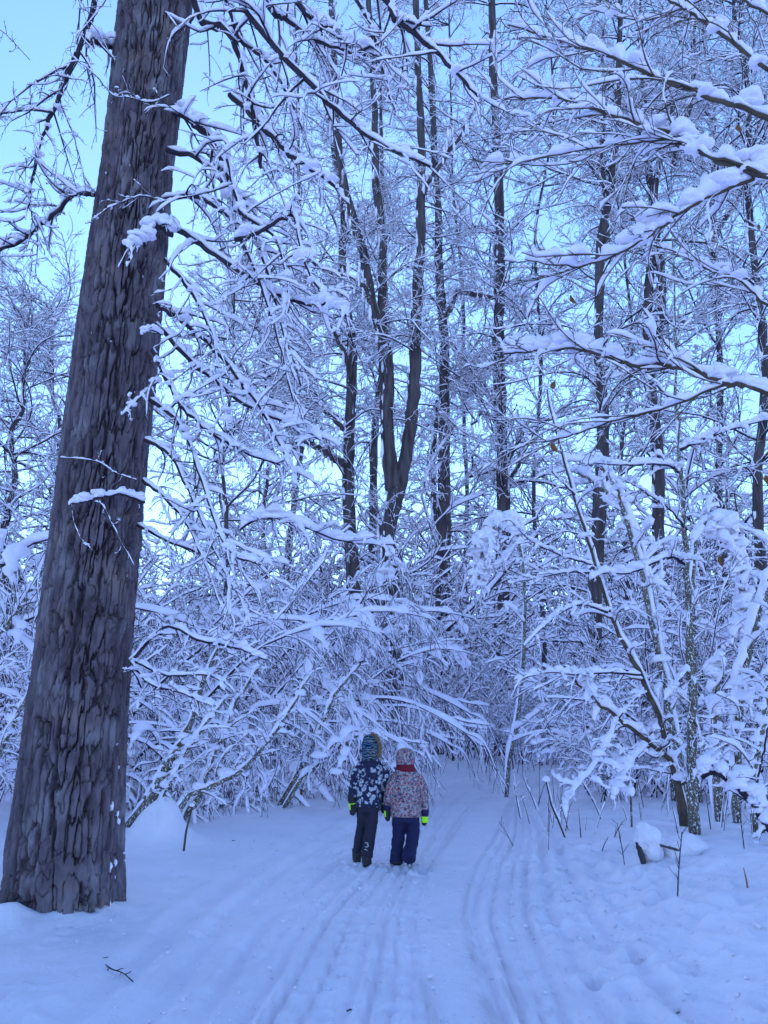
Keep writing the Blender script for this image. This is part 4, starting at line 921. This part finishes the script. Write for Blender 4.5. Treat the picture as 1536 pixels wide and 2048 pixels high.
def face(person, c, d, org):
    """eyes and mouth on the side the child looks towards"""
    d = np.array(d, float); d /= np.linalg.norm(d); side = np.array([-d[1], d[0], 0])
    for sg in (-1, 1):
        m = MB(); ball(m, c + d * .088 + side * .032 * sg + [0, 0, .005], .011); m.build('eye', MITT, person, origin=org)
    m = MB(); ball(m, c + d * .088 + [0, 0, -.05], (.02, .012, .006)); m.build('mouth', SCARF, person, origin=org)
def arm_rows(pts, s): return R([(p[0], p[1] * s, p[2] * s) for p in pts])

def child_tall():
    org = kp(500, 1590); org[2] = gz(org[0], org[1]); o3 = tuple(float(v) for v in org)
    torso = [((550, 425), 82, 78), ((550, 465), 118, 92), ((548, 492), 152, 102), ((545, 545), 160, 112), ((540, 650), 146, 118), ((537, 760), 140, 116), ((535, 860), 138, 116), ((535, 948), 136, 114)]
    la = [((415, 510), 52, 54), ((382, 600), 50, 52), ((365, 700), 46, 50), ((354, 780), 44, 46), ((351, 840), 43, 45)]
    ra = [((682, 510), 52, 54), ((712, 600, .02), 48, 50), ((722, 690, .05), 46, 48), ((708, 770, .09), 44, 46), ((694, 835, .12), 42, 44)]
    ll = [((475, 925, .0), 68, 80), ((462, 1100, .05), 60, 66), ((432, 1290, .1), 52, 58), ((405, 1465, .16), 47, 54)]
    rl = [((588, 925), 72, 84), ((566, 1120, -.02), 66, 70), ((535, 1330, -.03), 62, 64), ((514, 1505, -.04), 68, 66)]
    hc = kp(552, 300)
    b = MB(); ball(b, hc, (.082, .09, .108)); ball(b, hc + [.07, .055, -.01], .018)
    loft(b, R([((551, 400), 45, 45), ((550, 480), 50, 50)]), 16); loft(b, R([(p, w * .8, d * .8) for p, w, d in torso[1:]]), 20)
    for rows in (la, ra): loft(b, R([(p, w * .66, d * .66) for p, w, d in rows]), 14)
    loft(b, R([((351, 830), 24, 24), ((358, 940), 26, 22), ((354, 1030), 14, 14)]), 12); loft(b, R([((694, 830, .12), 24, 24), ((700, 940, .12), 26, 22), ((700, 1020, .12), 14, 14)]), 12)
    for rows in (ll, rl): loft(b, R([(p, w * .72, d * .72) for p, w, d in rows]), 14)
    loft(b, R([((405, 1440, .16), 34, 38), ((404, 1500, .2), 30, 60)]), 12); loft(b, R([((514, 1490, -.04), 40, 40), ((514, 1560, 0), 32, 60)]), 12)
    p = remesh(b, 'person', SKIN, .014, None, o3, 3); p.location = o3
    tag(p, 'taller child walking away in a navy jacket with white flowers and a fur-trimmed hood', 'person')
    face(p, hc, (.8, .6, 0), o3)
    j = MB(); loft(j, R(torso), 32); loft(j, R(la), 20); loft(j, R(ra), 20)
    jk = remesh(j, 'jacket', FLOWER, .009, p, o3, 4, .022, 3)
    for rows in ([((351, 820), 44, 46), ((350, 870), 44, 46), ((354, 912), 42, 44)], [((696, 822, .12), 43, 45), ((694, 865, .12), 43, 45), ((696, 905, .12), 42, 44)]):
        loft_build(jk, rows, 'cuff', MITT, o3)
    t = MB(); loft(t, R([((533, 880), 118, 100), ((533, 960), 126, 104), ((532, 1000), 118, 96)]), 24); loft(t, R(ll), 20); loft(t, R(rl), 20)
    tr = remesh(t, 'trousers', BLACK, .009, p, o3, 3, .022, 8)
    # grey printed mark on the right calf: a small open curl over a slanted dash
    yb = KY - .04 - 66 * KM - .012
    for pts in ([(492, 1352), (505, 1345), (522, 1350), (528, 1362), (516, 1368), (530, 1376), (526, 1390), (506, 1394), (490, 1388)], [(488, 1425), (500, 1418), (518, 1432)]):
        m = MB(); P = spline([kp(x, y, yb - KY) for x, y in pts], 24); wood(m, P, rads(24, .0038, .0038), 6, caps=True); m.build('printed_mark', GREYTAPE, tr, origin=o3)
    h = MB(); loft(h, R([((548, 160), 14, 16), ((547, 172), 48, 52), ((546, 195), 72, 82), ((547, 235), 88, 104), ((549, 290), 96, 114), ((550, 345), 95, 110), ((551, 395), 90, 96), ((552, 440), 96, 92)]), 28)
    hd = remesh(h, 'hood', KNIT, .009, p, o3, 3, .012, 5)
    # fur round the opening, which faces right and ahead: tufts standing out of a bent ring
    rng = np.random.default_rng(4); d = norm(np.array([.86, .5, .08])); s = np.array([-d[1], d[0], 0]); u = np.cross(d, s) * 1.0; u = u if u[2] > 0 else -u
    c = hc + d * .052 + [0, 0, 0.0]; a = np.linspace(0, 2 * pi, 72, endpoint=False)
    ring = c + np.cos(a)[:, None] * s * .098 + np.sin(a)[:, None] * u * .118 + d * 0.012 * np.cos(2 * a)[:, None]
    f = MB(); P = np.concatenate([ring, ring[:2]])[None]; wood(f, P, np.full((1, 74), .016), 8)
    n = 2600; i = rng.integers(0, 72, n); b0 = ring[i] + rng.normal(0, .008, (n, 3)); out = norm(norm(ring[i] - c) * .9 + d * rng.normal(.25, .5, (n, 1)) + rng.normal(0, .35, (n, 3)))
    tip = b0 + out * rng.uniform(.016, .036, (n, 1)); sd = norm(np.cross(out, rng.normal(0, 1, (n, 3)))) * .0028
    V = np.stack([b0 - sd, b0 + sd, tip], 1).reshape(-1, 3); f.add(V, None, np.arange(3 * n).reshape(-1, 3)); f.build('fur_trim', FUR, hd, origin=o3)
    m1 = mitten(p, 0, [((354, 900), 40, 38), ((358, 935), 42, 34), ((362, 975), 42, 32), ((358, 1015), 36, 28), ((350, 1046), 20, 18)], [((382, 945), 14, 16), ((392, 975), 15, 16), ((398, 1008), 11, 12)], [((353, 903), 43, 41), ((352, 914), 44, 40), ((352, 922), 43, 38)], o3)
    mitten(p, 0, [((696, 900, .12), 38, 36), ((700, 950, .12), 40, 32), ((700, 1000, .12), 32, 26), ((700, 1025, .12), 16, 16)], [((680, 945, .13), 14, 14), ((672, 990, .13), 12, 12)], [((697, 905, .12), 41, 39), ((697, 920, .12), 42, 38)], o3)
    g = MB(); loft(g, R([((330, 915), 14, 34), ((330, 950), 13, 33), ((335, 985), 10, 28)]), 14); g.build('green_panel', GREEN, m1, origin=o3)
    l1 = kp(405, 1500, .18); l1[2] = gz(l1[0], l1[1]) - .005; l2 = kp(514, 1570, -.02); l2[2] = gz(l2[0], l2[1]) - .01
    boot(p, l1, .06, o3); boot(p, l2, -.05, o3)
    shift(p, o3)
def loft_build(parent, rows, name, m, org):
    b = MB(); loft(b, R(rows), 20); return b.build(name, m, parent, origin=org)
def shift(p, o3): p.location = o3

def child_small():
    org = kp(860, 1610); org[2] = gz(org[0], org[1]); o3 = tuple(float(v) for v in org)
    torso = [((938, 520), 80, 76), ((938, 556), 118, 92), ((940, 590), 150, 104), ((940, 650), 158, 116), ((940, 780), 150, 122), ((940, 930), 155, 126), ((942, 1058), 172, 134)]
    la = [((825, 612), 54, 56), ((784, 710), 54, 56), ((757, 790), 50, 52), ((744, 865), 47, 48), ((739, 935), 45, 46)]
    ra = [((1060, 612), 54, 56), ((1112, 710), 53, 55), ((1140, 790), 50, 52), ((1149, 880), 47, 48), ((1153, 985), 44, 46)]
    ll = [((866, 1040), 78, 92), ((862, 1230, .03), 70, 74), ((850, 1400, .0), 66, 66), ((838, 1585, -.02), 72, 66)]
    rl = [((1014, 1040), 78, 92), ((1018, 1200, -.0), 72, 76), ((1012, 1330, -.05), 68, 72), ((985, 1440, -.16), 70, 70), ((972, 1530, -.26), 72, 68)]
    hc = kp(938, 408)
    b = MB(); ball(b, hc, (.08, .088, .1)); ball(b, hc + [0, .085, -.015], .018)
    loft(b, R([((938, 470), 45, 45), ((938, 570), 50, 50)]), 16); loft(b, R([(p, w * .8, d * .8) for p, w, d in torso[1:]]), 20)
    for rows in (la, ra): loft(b, R([(p, w * .64, d * .64) for p, w, d in rows]), 14)
    loft(b, R([((739, 925), 24, 24), ((738, 1030), 25, 22), ((742, 1100), 14, 14)]), 12); loft(b, R([((1153, 975), 24, 24), ((1149, 1080), 25, 22), ((1142, 1150), 14, 14)]), 12)
    for rows in (ll, rl): loft(b, R([(p, w * .7, d * .7) for p, w, d in rows]), 14)
    loft(b, R([((838, 1570, -.02), 36, 36), ((838, 1620, .02), 30, 60)]), 12); loft(b, R([((974, 1500, -.22), 30, 30), ((972, 1530, -.2), 22, 22)]), 12)
    p = remesh(b, 'person', SKIN, .014, None, o3, 3)
    tag(p, 'smaller child walking away in a pink flowered jacket, red scarf and navy trousers', 'person')
    face(p, hc, (.05, 1, 0), o3)
    j = MB(); loft(j, R(torso), 32); loft(j, R(la), 20); loft(j, R(ra), 20)
    jk = remesh(j, 'jacket', DITSY, .009, p, o3, 4, .024, 13)
    for rows in ([((739, 918), 43, 45), ((737, 955), 43, 45), ((738, 990), 40, 42)], [((1153, 975), 42, 44), ((1153, 1012), 43, 44), ((1152, 1048), 39, 40)]): loft_build(jk, rows, 'cuff', NAVY, o3)
    t = MB(); loft(t, R([((940, 980), 140, 112), ((940, 1070), 146, 114), ((940, 1110), 138, 104)]), 24); loft(t, R(ll), 20); loft(t, R(rl), 20)
    remesh(t, 'trousers', NAVY, .009, p, o3, 3, .026, 18)
    h = MB(); loft(h, R([((937, 309), 16, 18), ((937, 316), 48, 52), ((937, 338), 80, 88), ((937, 372), 100, 108), ((937, 415), 108, 112), ((937, 460), 105, 106), ((938, 505), 94, 92)]), 28)
    cp = remesh(h, 'cap', DITSY, .009, p, o3, 3, .008, 25)
    m = MB(); P = spline([kp(842, 470, .03), kp(832, 420, .04), kp(845, 355, .04), kp(885, 318, .04), kp(940, 306, .04), kp(995, 320, .04), kp(1034, 360, .04), kp(1044, 420, .04), kp(1034, 475, .03)], 40)
    wood(m, P, rads(40, .006, .006), 8, caps=True); m.build('piping', GREYTAPE, cp, origin=o3)
    sc_ = MB(); loft(sc_, R([((940, 462), 92, 92), ((938, 485), 102, 100), ((936, 515), 106, 104), ((936, 545), 118, 108), ((934, 562), 114, 100)]), 28)
    sv = remesh(sc_, 'scarf', SCARF, .008, p, o3, 2, .02, 31)
    mitten(p, 0, [((738, 975), 36, 36), ((736, 1015), 38, 32), ((740, 1060), 36, 28), ((744, 1095), 26, 22), ((745, 1112), 12, 12)], [((762, 1005), 14, 14), ((768, 1045), 11, 12)], [((716, 992), 15, 32), ((717, 1030), 16, 32), ((718, 1062), 15, 28)], o3)
    mitten(p, 0, [((1150, 1035), 36, 36), ((1149, 1075), 38, 34), ((1146, 1115), 36, 30), ((1140, 1145), 26, 22), ((1136, 1160), 12, 12)], [((1126, 1065), 14, 14), ((1120, 1105), 11, 12)], [((1149, 1056), 39, 37), ((1147, 1090), 40, 36), ((1146, 1124), 37, 33)], o3)
    l1 = kp(838, 1612, .0); l1[2] = gz(l1[0], l1[1]) - .005; boot(p, l1, .05, o3)
    l2 = kp(962, 1575, -.2); boot(p, l2 + np.array([0, .02, -.0]), -.12, o3, lift=1.0)
    shift(p, o3)
child_tall(); child_small()

# ------------------------------------------------------------------ small things in the snow
def hit(x, y):
    """where the ray through a pixel meets the snow"""
    lo, hi = 2.0, 60.0
    for Y in np.linspace(2.5, 40, 400):
        p = at(x, y, Y)
        if p[2] < gz(p[0], p[1]): return p
    return at(x, y, 40)
def small_things():
    rng = np.random.default_rng(71)
    def stick(name, label, cat, base, pts, r0, r1, mat_=TWIG, w=0.0, twigs=0, tl=.3, dY=0.0, group=None, cap=0.0, lean=0.0, ang=.7):
        b = hit(*base); Y = b[1]; P = spline([b - [0, 0, .06]] + [at(x, y, Y + dY * (i + 1)) for i, (x, y) in enumerate(pts)], 14)
        Rr = rads(14, r0, r1); m = MB(); wood(m, P, Rr, 6, .08, rng, True); ms = MB()
        if w: snow(ms, P, Rr, w, rng, 8, 18, .15, .35, .5)
        if twigs:
            s_ = spawn(rng, P, Rr, twigs, .3, 1, ang, tl, .6, .4, .15); P1, R1 = grow(rng, s_[0], s_[1], s_[2], np.clip(s_[3], .002, .006), .0018, 5, .1, -.1)
            wood(m, P1, R1, 4)
            if w: snow(ms, P1, R1, w * .6, rng, 5, 6, .4, .4, .8, bare=.4)
        if cap: blobs(ms, [P[0, -1] + [0, 0, cap * .3]], np.array([[cap, cap, cap * .9]]), rng, 3, .18, .6)
        o = m.build(name, mat_, None, origin=b); o.location = [float(v) for v in b]
        if ms.n: ms.build('snow_cover', SNOW, o, origin=b)
        return tag(o, label, cat, group)
    stick('broken_stick', 'brown broken stick stuck upright in the snow right of the thick trunk', 'stick', (367, 1702), [(372, 1665), (378, 1640), (384, 1612)], .013, .010, TWIG_BROWN, cap=.028)
    stick('broken_stick', 'dark crooked stick with snow on it leaning beside the right edge of the path', 'stick', (1135, 1680), [(1118, 1645), (1103, 1610), (1096, 1580), (1092, 1562)], .014, .010, TWIG_BROWN, w=.03, cap=.05)
    st = stick('tree_stump', 'short dark stump leaning left under a big ball of snow', 'stump', (1292, 1738), [(1285, 1718), (1279, 1700), (1275, 1684)], .032, .024, BARK_MID)
    b = np.array(st.location)
    P = spline([at(1318, 1690, b[1]), at(1345, 1697, b[1]), at(1370, 1706, b[1]), at(1392, 1724, b[1] - .05)], 16); m = MB(); wood(m, P, rads(16, .009, .018), 8, .12, rng, True)
    fb = m.build('fallen_branch', BARK_MID, None, origin=P[0, 0]); fb.location = [float(v) for v in P[0, 0]]; tag(fb, 'dark fallen branch poking out from under a broad hump of snow right of the stump', 'branch')
    m = MB(); blobs(m, [at(1292, 1676, b[1] + .03)], np.array([(.115, .11, .12)]), rng, 4, .16, .8); blobs(m, [at(1303, 1700, b[1] + .06)], np.array([(.1, .1, .14)]), rng, 4, .1, .9); m.build('snow_cap', GROUND, st, origin=b)
    m = MB(); c = at(1372, 1685, b[1] + .15)
    for dx, dz, q in ((0, -.06, .95), (-.14, -.04, .6), (.17, -.12, .8), (.04, .0, .55), (-.05, -.1, .9)): blobs(m, [c + [dx, 0, dz]], np.array([(.21, .18, .14)]) * q, rng, 4, .1, .9)
    m.build('snow_cap', GROUND, fb, origin=P[0, 0])
    stick('dry_plant', 'dry dark plant stem with opposite side twigs, nearest one right of the stump', 'plant', (1353, 1815), [(1356, 1770), (1359, 1720), (1364, 1664)], .006, .004, TWIG, twigs=8, tl=.3, ang=.9)
    stick('dry_plant', 'dry plant stem with crossing twigs just left of the stump', 'plant', (1251, 1745), [(1247, 1715), (1241, 1680), (1234, 1646)], .006, .003, TWIG, twigs=7, tl=.3)
    stick('dry_twig', 'thin bent twig with a hooked end in front of the dry plant', 'twig', (1296, 1757), [(1310, 1775), (1325, 1790), (1350, 1795)], .004, .0025, TWIG, twigs=3, tl=.25)
    stick('wood_splinter', 'reddish brown splinter of wood upright at the far right', 'splinter', (1497, 1784), [(1493, 1762), (1487, 1735)], .011, .003, mat('split_red_wood', (.3, .12, .05), .8)[0])
    stick('dead_stem', 'pale stiff stem standing upright in front of the saplings', 'stem', (1263, 1656), [(1262, 1610), (1259, 1570), (1256, 1530)], .016, .012, BARK_YOUNG, twigs=3, tl=.2)
    stick('young_shoot', 'young shoot with snow in its forks at the right edge of the path', 'shoot', (1042, 1638), [(1035, 1608), (1030, 1580), (1027, 1545)], .009, .004, TWIG, w=.03, twigs=7, tl=.45)
    stick('young_shoot', 'leaning shoot with a lump of snow right of the forked shoot', 'shoot', (1078, 1626), [(1062, 1590), (1052, 1570), (1045, 1545)], .008, .004, TWIG, w=.03, twigs=5, tl=.4)
    stick('dry_twig', 'pair of bare twigs crossing low over the edge of the path', 'twig', (1033, 1695), [(1016, 1672), (998, 1643)], .005, .003, TWIG, twigs=3, tl=.5)
    stick('thin_grass', 'thin dry stalks standing left of the taller child', 'grass', (681, 1574), [(688, 1545), (696, 1515), (704, 1480)], .005, .003, TWIG_BROWN, twigs=3, tl=.6, ang=.25)
    stick('dry_twig', 'thin leaning twig in the snow right of the dark crooked stick', 'twig', (1205, 1638), [(1185, 1600), (1165, 1565), (1150, 1540)], .008, .004, TWIG, w=.015, twigs=4, tl=.3)
    for lab, pts in (('dark bare twig lying on the snow in front of the thick trunk', [(160, 1908), (178, 1915), (200, 1925), (222, 1942), (245, 1950), (266, 1968)]),):
        P = spline([hit(*p) + [0, 0, .012] for p in pts], 20); m = MB(); wood(m, P, rads(20, .005, .003), 6, .1, rng, True)
        s_ = spawn(rng, P, rads(20, .005, .003), 6, .2, .95, .8, .12, .7, .6); P1, R1 = grow(rng, s_[0], s_[1], s_[2], .003, .002, 4, .1, 0); P1[..., 2] = np.maximum(P1[..., 2], P[0, :, 2].min()); wood(m, P1, R1, 4)
        o = m.build('fallen_twig', TWIG, None, origin=P[0, 0]); o.location = [float(v) for v in P[0, 0]]; tag(o, lab, 'twig')
    for lab, (x, y), L in (('tiny dark bit of twig on the snow between trunk and children', (467, 1683), .03), ('tiny dark bit of twig on the path at the bottom of the view', (700, 2025), .03), ('speck of bark on the snow left of the path', (556, 1776), .02), ('speck of bark on the snow right of the dry plant', (1433, 1803), .02)):
        c = hit(x, y) + np.array([0, 0, .006]); m = MB(); P = spline([c + [-L * .6, 0, 0], c + [0, .004, .006], c + [L * .6, .01, 0]], 6); wood(m, P, rads(6, .005, .003), 5, .2, rng, True)
        o = m.build('bark_bit', TWIG, None, origin=c); o.location = [float(v) for v in c]; tag(o, lab, 'bark bit')
    c = hit(602, 1592); v = np.array([(0, 0, 0), (.02, .01, .03), (.015, 0, .07), (0, -.01, .1), (-.02, .012, .06), (-.018, 0, .02)]); m = MB().add(v, None, [(0, 1, 2), (0, 2, 3), (0, 3, 4), (0, 4, 5)])
    o = m.build('fallen_leaf', LEAF); o.location = [float(q) for q in c]; tag(o, 'small reddish dead leaf standing in the snow by the left thicket', 'leaf')
    # the smooth mound behind the thick trunk
    b = hit(300, 1690); zz = np.linspace(0, 1, 40); th = np.linspace(0, 2 * pi, 64, endpoint=False); Z_, T_ = np.meshgrid(zz, th, indexing='ij')
    r_ = .2 * np.sqrt(np.clip(1 - Z_ ** 3, 0, 1)) * (1 + .5 * (1 - Z_)) + .75 * np.exp(-Z_ / .13) * (1 - Z_) + .01
    r_ = r_ * (1 + .2 * np.sin(T_ * 2 + Z_ * 2.5) + .07 * np.sin(T_ * 3 + 1 - Z_ * 5) + .15 * fbm(np.cos(T_) * 1.5 + 5 + Z_, np.sin(T_) * 1.5 + Z_ * 3 + 5, 3)); r_[-1] = 0
    V = np.stack([r_ * np.cos(T_) + .07 * Z_ - .25 * np.exp(-Z_ / .15) * .2, r_ * np.sin(T_), Z_ * .56 + .02 * np.sin(T_ * 2) * Z_ - .09], -1)
    idx = np.arange(40 * 64).reshape(40, 64); nx = np.roll(idx, -1, 1); Q = np.stack([idx[:-1], nx[:-1], nx[1:], idx[1:]], -1).reshape(-1, 4)
    o = MB().add(V, Q).build('snow_mound', GROUND); o.location = (float(b[0]), float(b[1]) + .25, gz(b[0], b[1] + .25)); tag(o, 'smooth pointed mound of snow right behind the thick trunk', 'snow mound')
    # snow kicked up round the children's boots
    for i, (x, y, n) in enumerate(((716, 1722, 26), (790, 1735, 34))):
        c = hit(x, y); m = MB(); q = rng.normal(0, 1, (n, 2)) * [.16, .1]; blobs(m, np.stack([c[0] + q[:, 0], c[1] + q[:, 1], np.array([gz(c[0] + a_, c[1] + b_) for a_, b_ in q]) + .004], 1), rng.uniform(.008, .022, n), rng, 1, .3)
        o = m.build('kicked_snow', SNOW, None, origin=c); o.location = [float(v) for v in c]; tag(o, ['crumbs of snow kicked up around the taller child', 'crumbs of snow kicked up around the smaller child'][i], 'snow crumbs', kind='stuff')
    # bare shoots all over the right bank
    for i in range(46):
        x = rng.uniform(1060, 1530); y = rng.uniform(1575, 1680) if i % 5 else rng.uniform(1640, 1720); h = rng.uniform(30, 110)
        l = rng.normal(0, 14); stick('bare_shoot', 'thin bare shoot among many sticking out of the snow right of the path', 'shoot', (x, y), [(x + l * .5, y - h * .5), (x + l, y - h)], rng.uniform(.004, .01), .003, TWIG if i % 3 else TWIG_BROWN, w=.012 if i % 2 else 0, twigs=int(rng.integers(0, 5)), tl=.35, group='bare shoots on the right bank')
    for i in range(16):
        x = rng.uniform(840, 1080); y = rng.uniform(1541, 1549); h = rng.uniform(30, 90); l = rng.normal(0, 10)
        stick('reed_stem', 'dry stem standing in the snow at the far bend of the path', 'stem', (x, y), [(x + l * .5, y - h * .5), (x + l, y - h)], rng.uniform(.008, .014), .006, TWIG_BROWN if i % 2 else TWIG, w=.02 if i % 3 else 0, twigs=int(rng.integers(1, 6)), tl=.4, group='dry stems at the bend of the path')
small_things()

# ------------------------------------------------------------------ dark spruce behind the saplings at the right
def build_spruce():
    rng = np.random.default_rng(81); NEEDLE = mat('dark_spruce_needles', (0.02, 0.035, 0.025), .8)[0]
    kits = []
    for q in range(3):
        mw, ms = MB(), MB(); P, Rr = grow(rng, [(0, 0, 0)], [(1, 0, .05)], 1.6, .02, .006, 10, .05, .55); wood(mw, P, Rr, 4)
        s_ = spawn(rng, P, Rr, 18, .1, 1, .9, .35, .5, .9, -.1); P1, R1 = grow(rng, s_[0], s_[1], s_[2], .006, .003, 6, .06, .4); wood(mw, P1, R1, 3)
        n = 26; t = rng.random((len(P1), n)) * 4.99; i = t.astype(int); fr = (t - i)[..., None]; r_ = np.arange(len(P1))[:, None]
        b0 = (P1[r_, i] * (1 - fr) + P1[r_, i + 1] * fr).reshape(-1, 3); T = np.repeat(tangents(P1)[:, 2], n, 0)
        d = norm(T * .7 + rng.normal(0, .6, b0.shape)); sd = norm(np.cross(d, rng.normal(0, 1, b0.shape))) * .009; tip = b0 + d * rng.uniform(.04, .09, (len(b0), 1))
        mw.add(np.stack([b0 - sd, b0 + sd, tip], 1).reshape(-1, 3), None, np.arange(3 * len(b0)).reshape(-1, 3))
        snow(ms, P, Rr, .06, rng, 6, 12, .15, .4, .8, 1.3); snow(ms, P1, R1, rng.uniform(.02, .05, len(P1)), rng, 5, 7, .2, .4, .8, 1.2, bare=.4)
        k = Kit(); k.wood = mw.mesh('branch', NEEDLE); k.snow = ms.mesh('snow_cover', SNOW); kits.append(k)
    for label, x, y, h in (('dark snowy spruce behind the saplings near the right edge', 7.2, 15.2, 5.6), ('second dark spruce beyond the right edge thicket', 9.4, 17.5, 6.2)):
        b = np.array([x, y, gz(x, y)]); t = empty('spruce', b); tag(t, label, 'tree')
        P = spline([b + [0, 0, -.1], b + [.03, 0, h * .5], b + [0, 0, h]], 20); stem_mesh(P, rads(20, .1, .015), 8, rng).build('trunk', BARK_MID, t, origin=b)
        for i in range(70):
            u = i / 70; place(kits[i % 3], (0, 0, .5 + u * (h - .6)), i * 2.4 + rng.normal(0, .3), (1 - u) * 1.05 + .15, t)
build_spruce()

def number_off(group, text):
    """name the members of a row by their order from left to right as the camera sees them"""
    words = 'first second third fourth fifth sixth seventh eighth ninth tenth eleventh twelfth thirteenth fourteenth'.split()
    row = sorted([o for o in sc.objects if o.get('group') == group], key=lambda o: o.location.x / o.location.y)
    for w_, o in zip(words, row): o['label'] = text % w_
number_off('snow hummocks at the front of the left thicket', '%s from the left of the low snow hummocks fronting the left thicket')
number_off('bowed shrubs near the right edge', '%s from the left of the bowed snowy shrubs near the right edge')
number_off('dense shrubs behind the saplings', '%s from the left of the dense snowy shrubs behind the saplings')

def crumbs():
    """loose crumbs of snow thrown out along the tracks and over the trampled bank"""
    rng = np.random.default_rng(91); n = 2600; y = rng.uniform(3.7, 11, n); side = rng.random(n)
    x = path_x(y) + np.where(side < .45, rng.normal(1.3, .45, n), np.where(side < .7, rng.normal(-.6, .5, n), rng.uniform(-2.4, 3, n)))
    z = ground_z(x, y); sz = rng.gamma(2.0, .0032, n).clip(.003, .022); m = MB(); blobs(m, np.stack([x, y, z + sz * .3], 1), np.stack([sz, sz, sz * .8], 1), rng, 0, .3, 1)
    tag(m.build('snow_crumbs', GROUND), 'loose crumbs of snow scattered over the path and its banks', 'snow crumbs', kind='stuff')
crumbs()
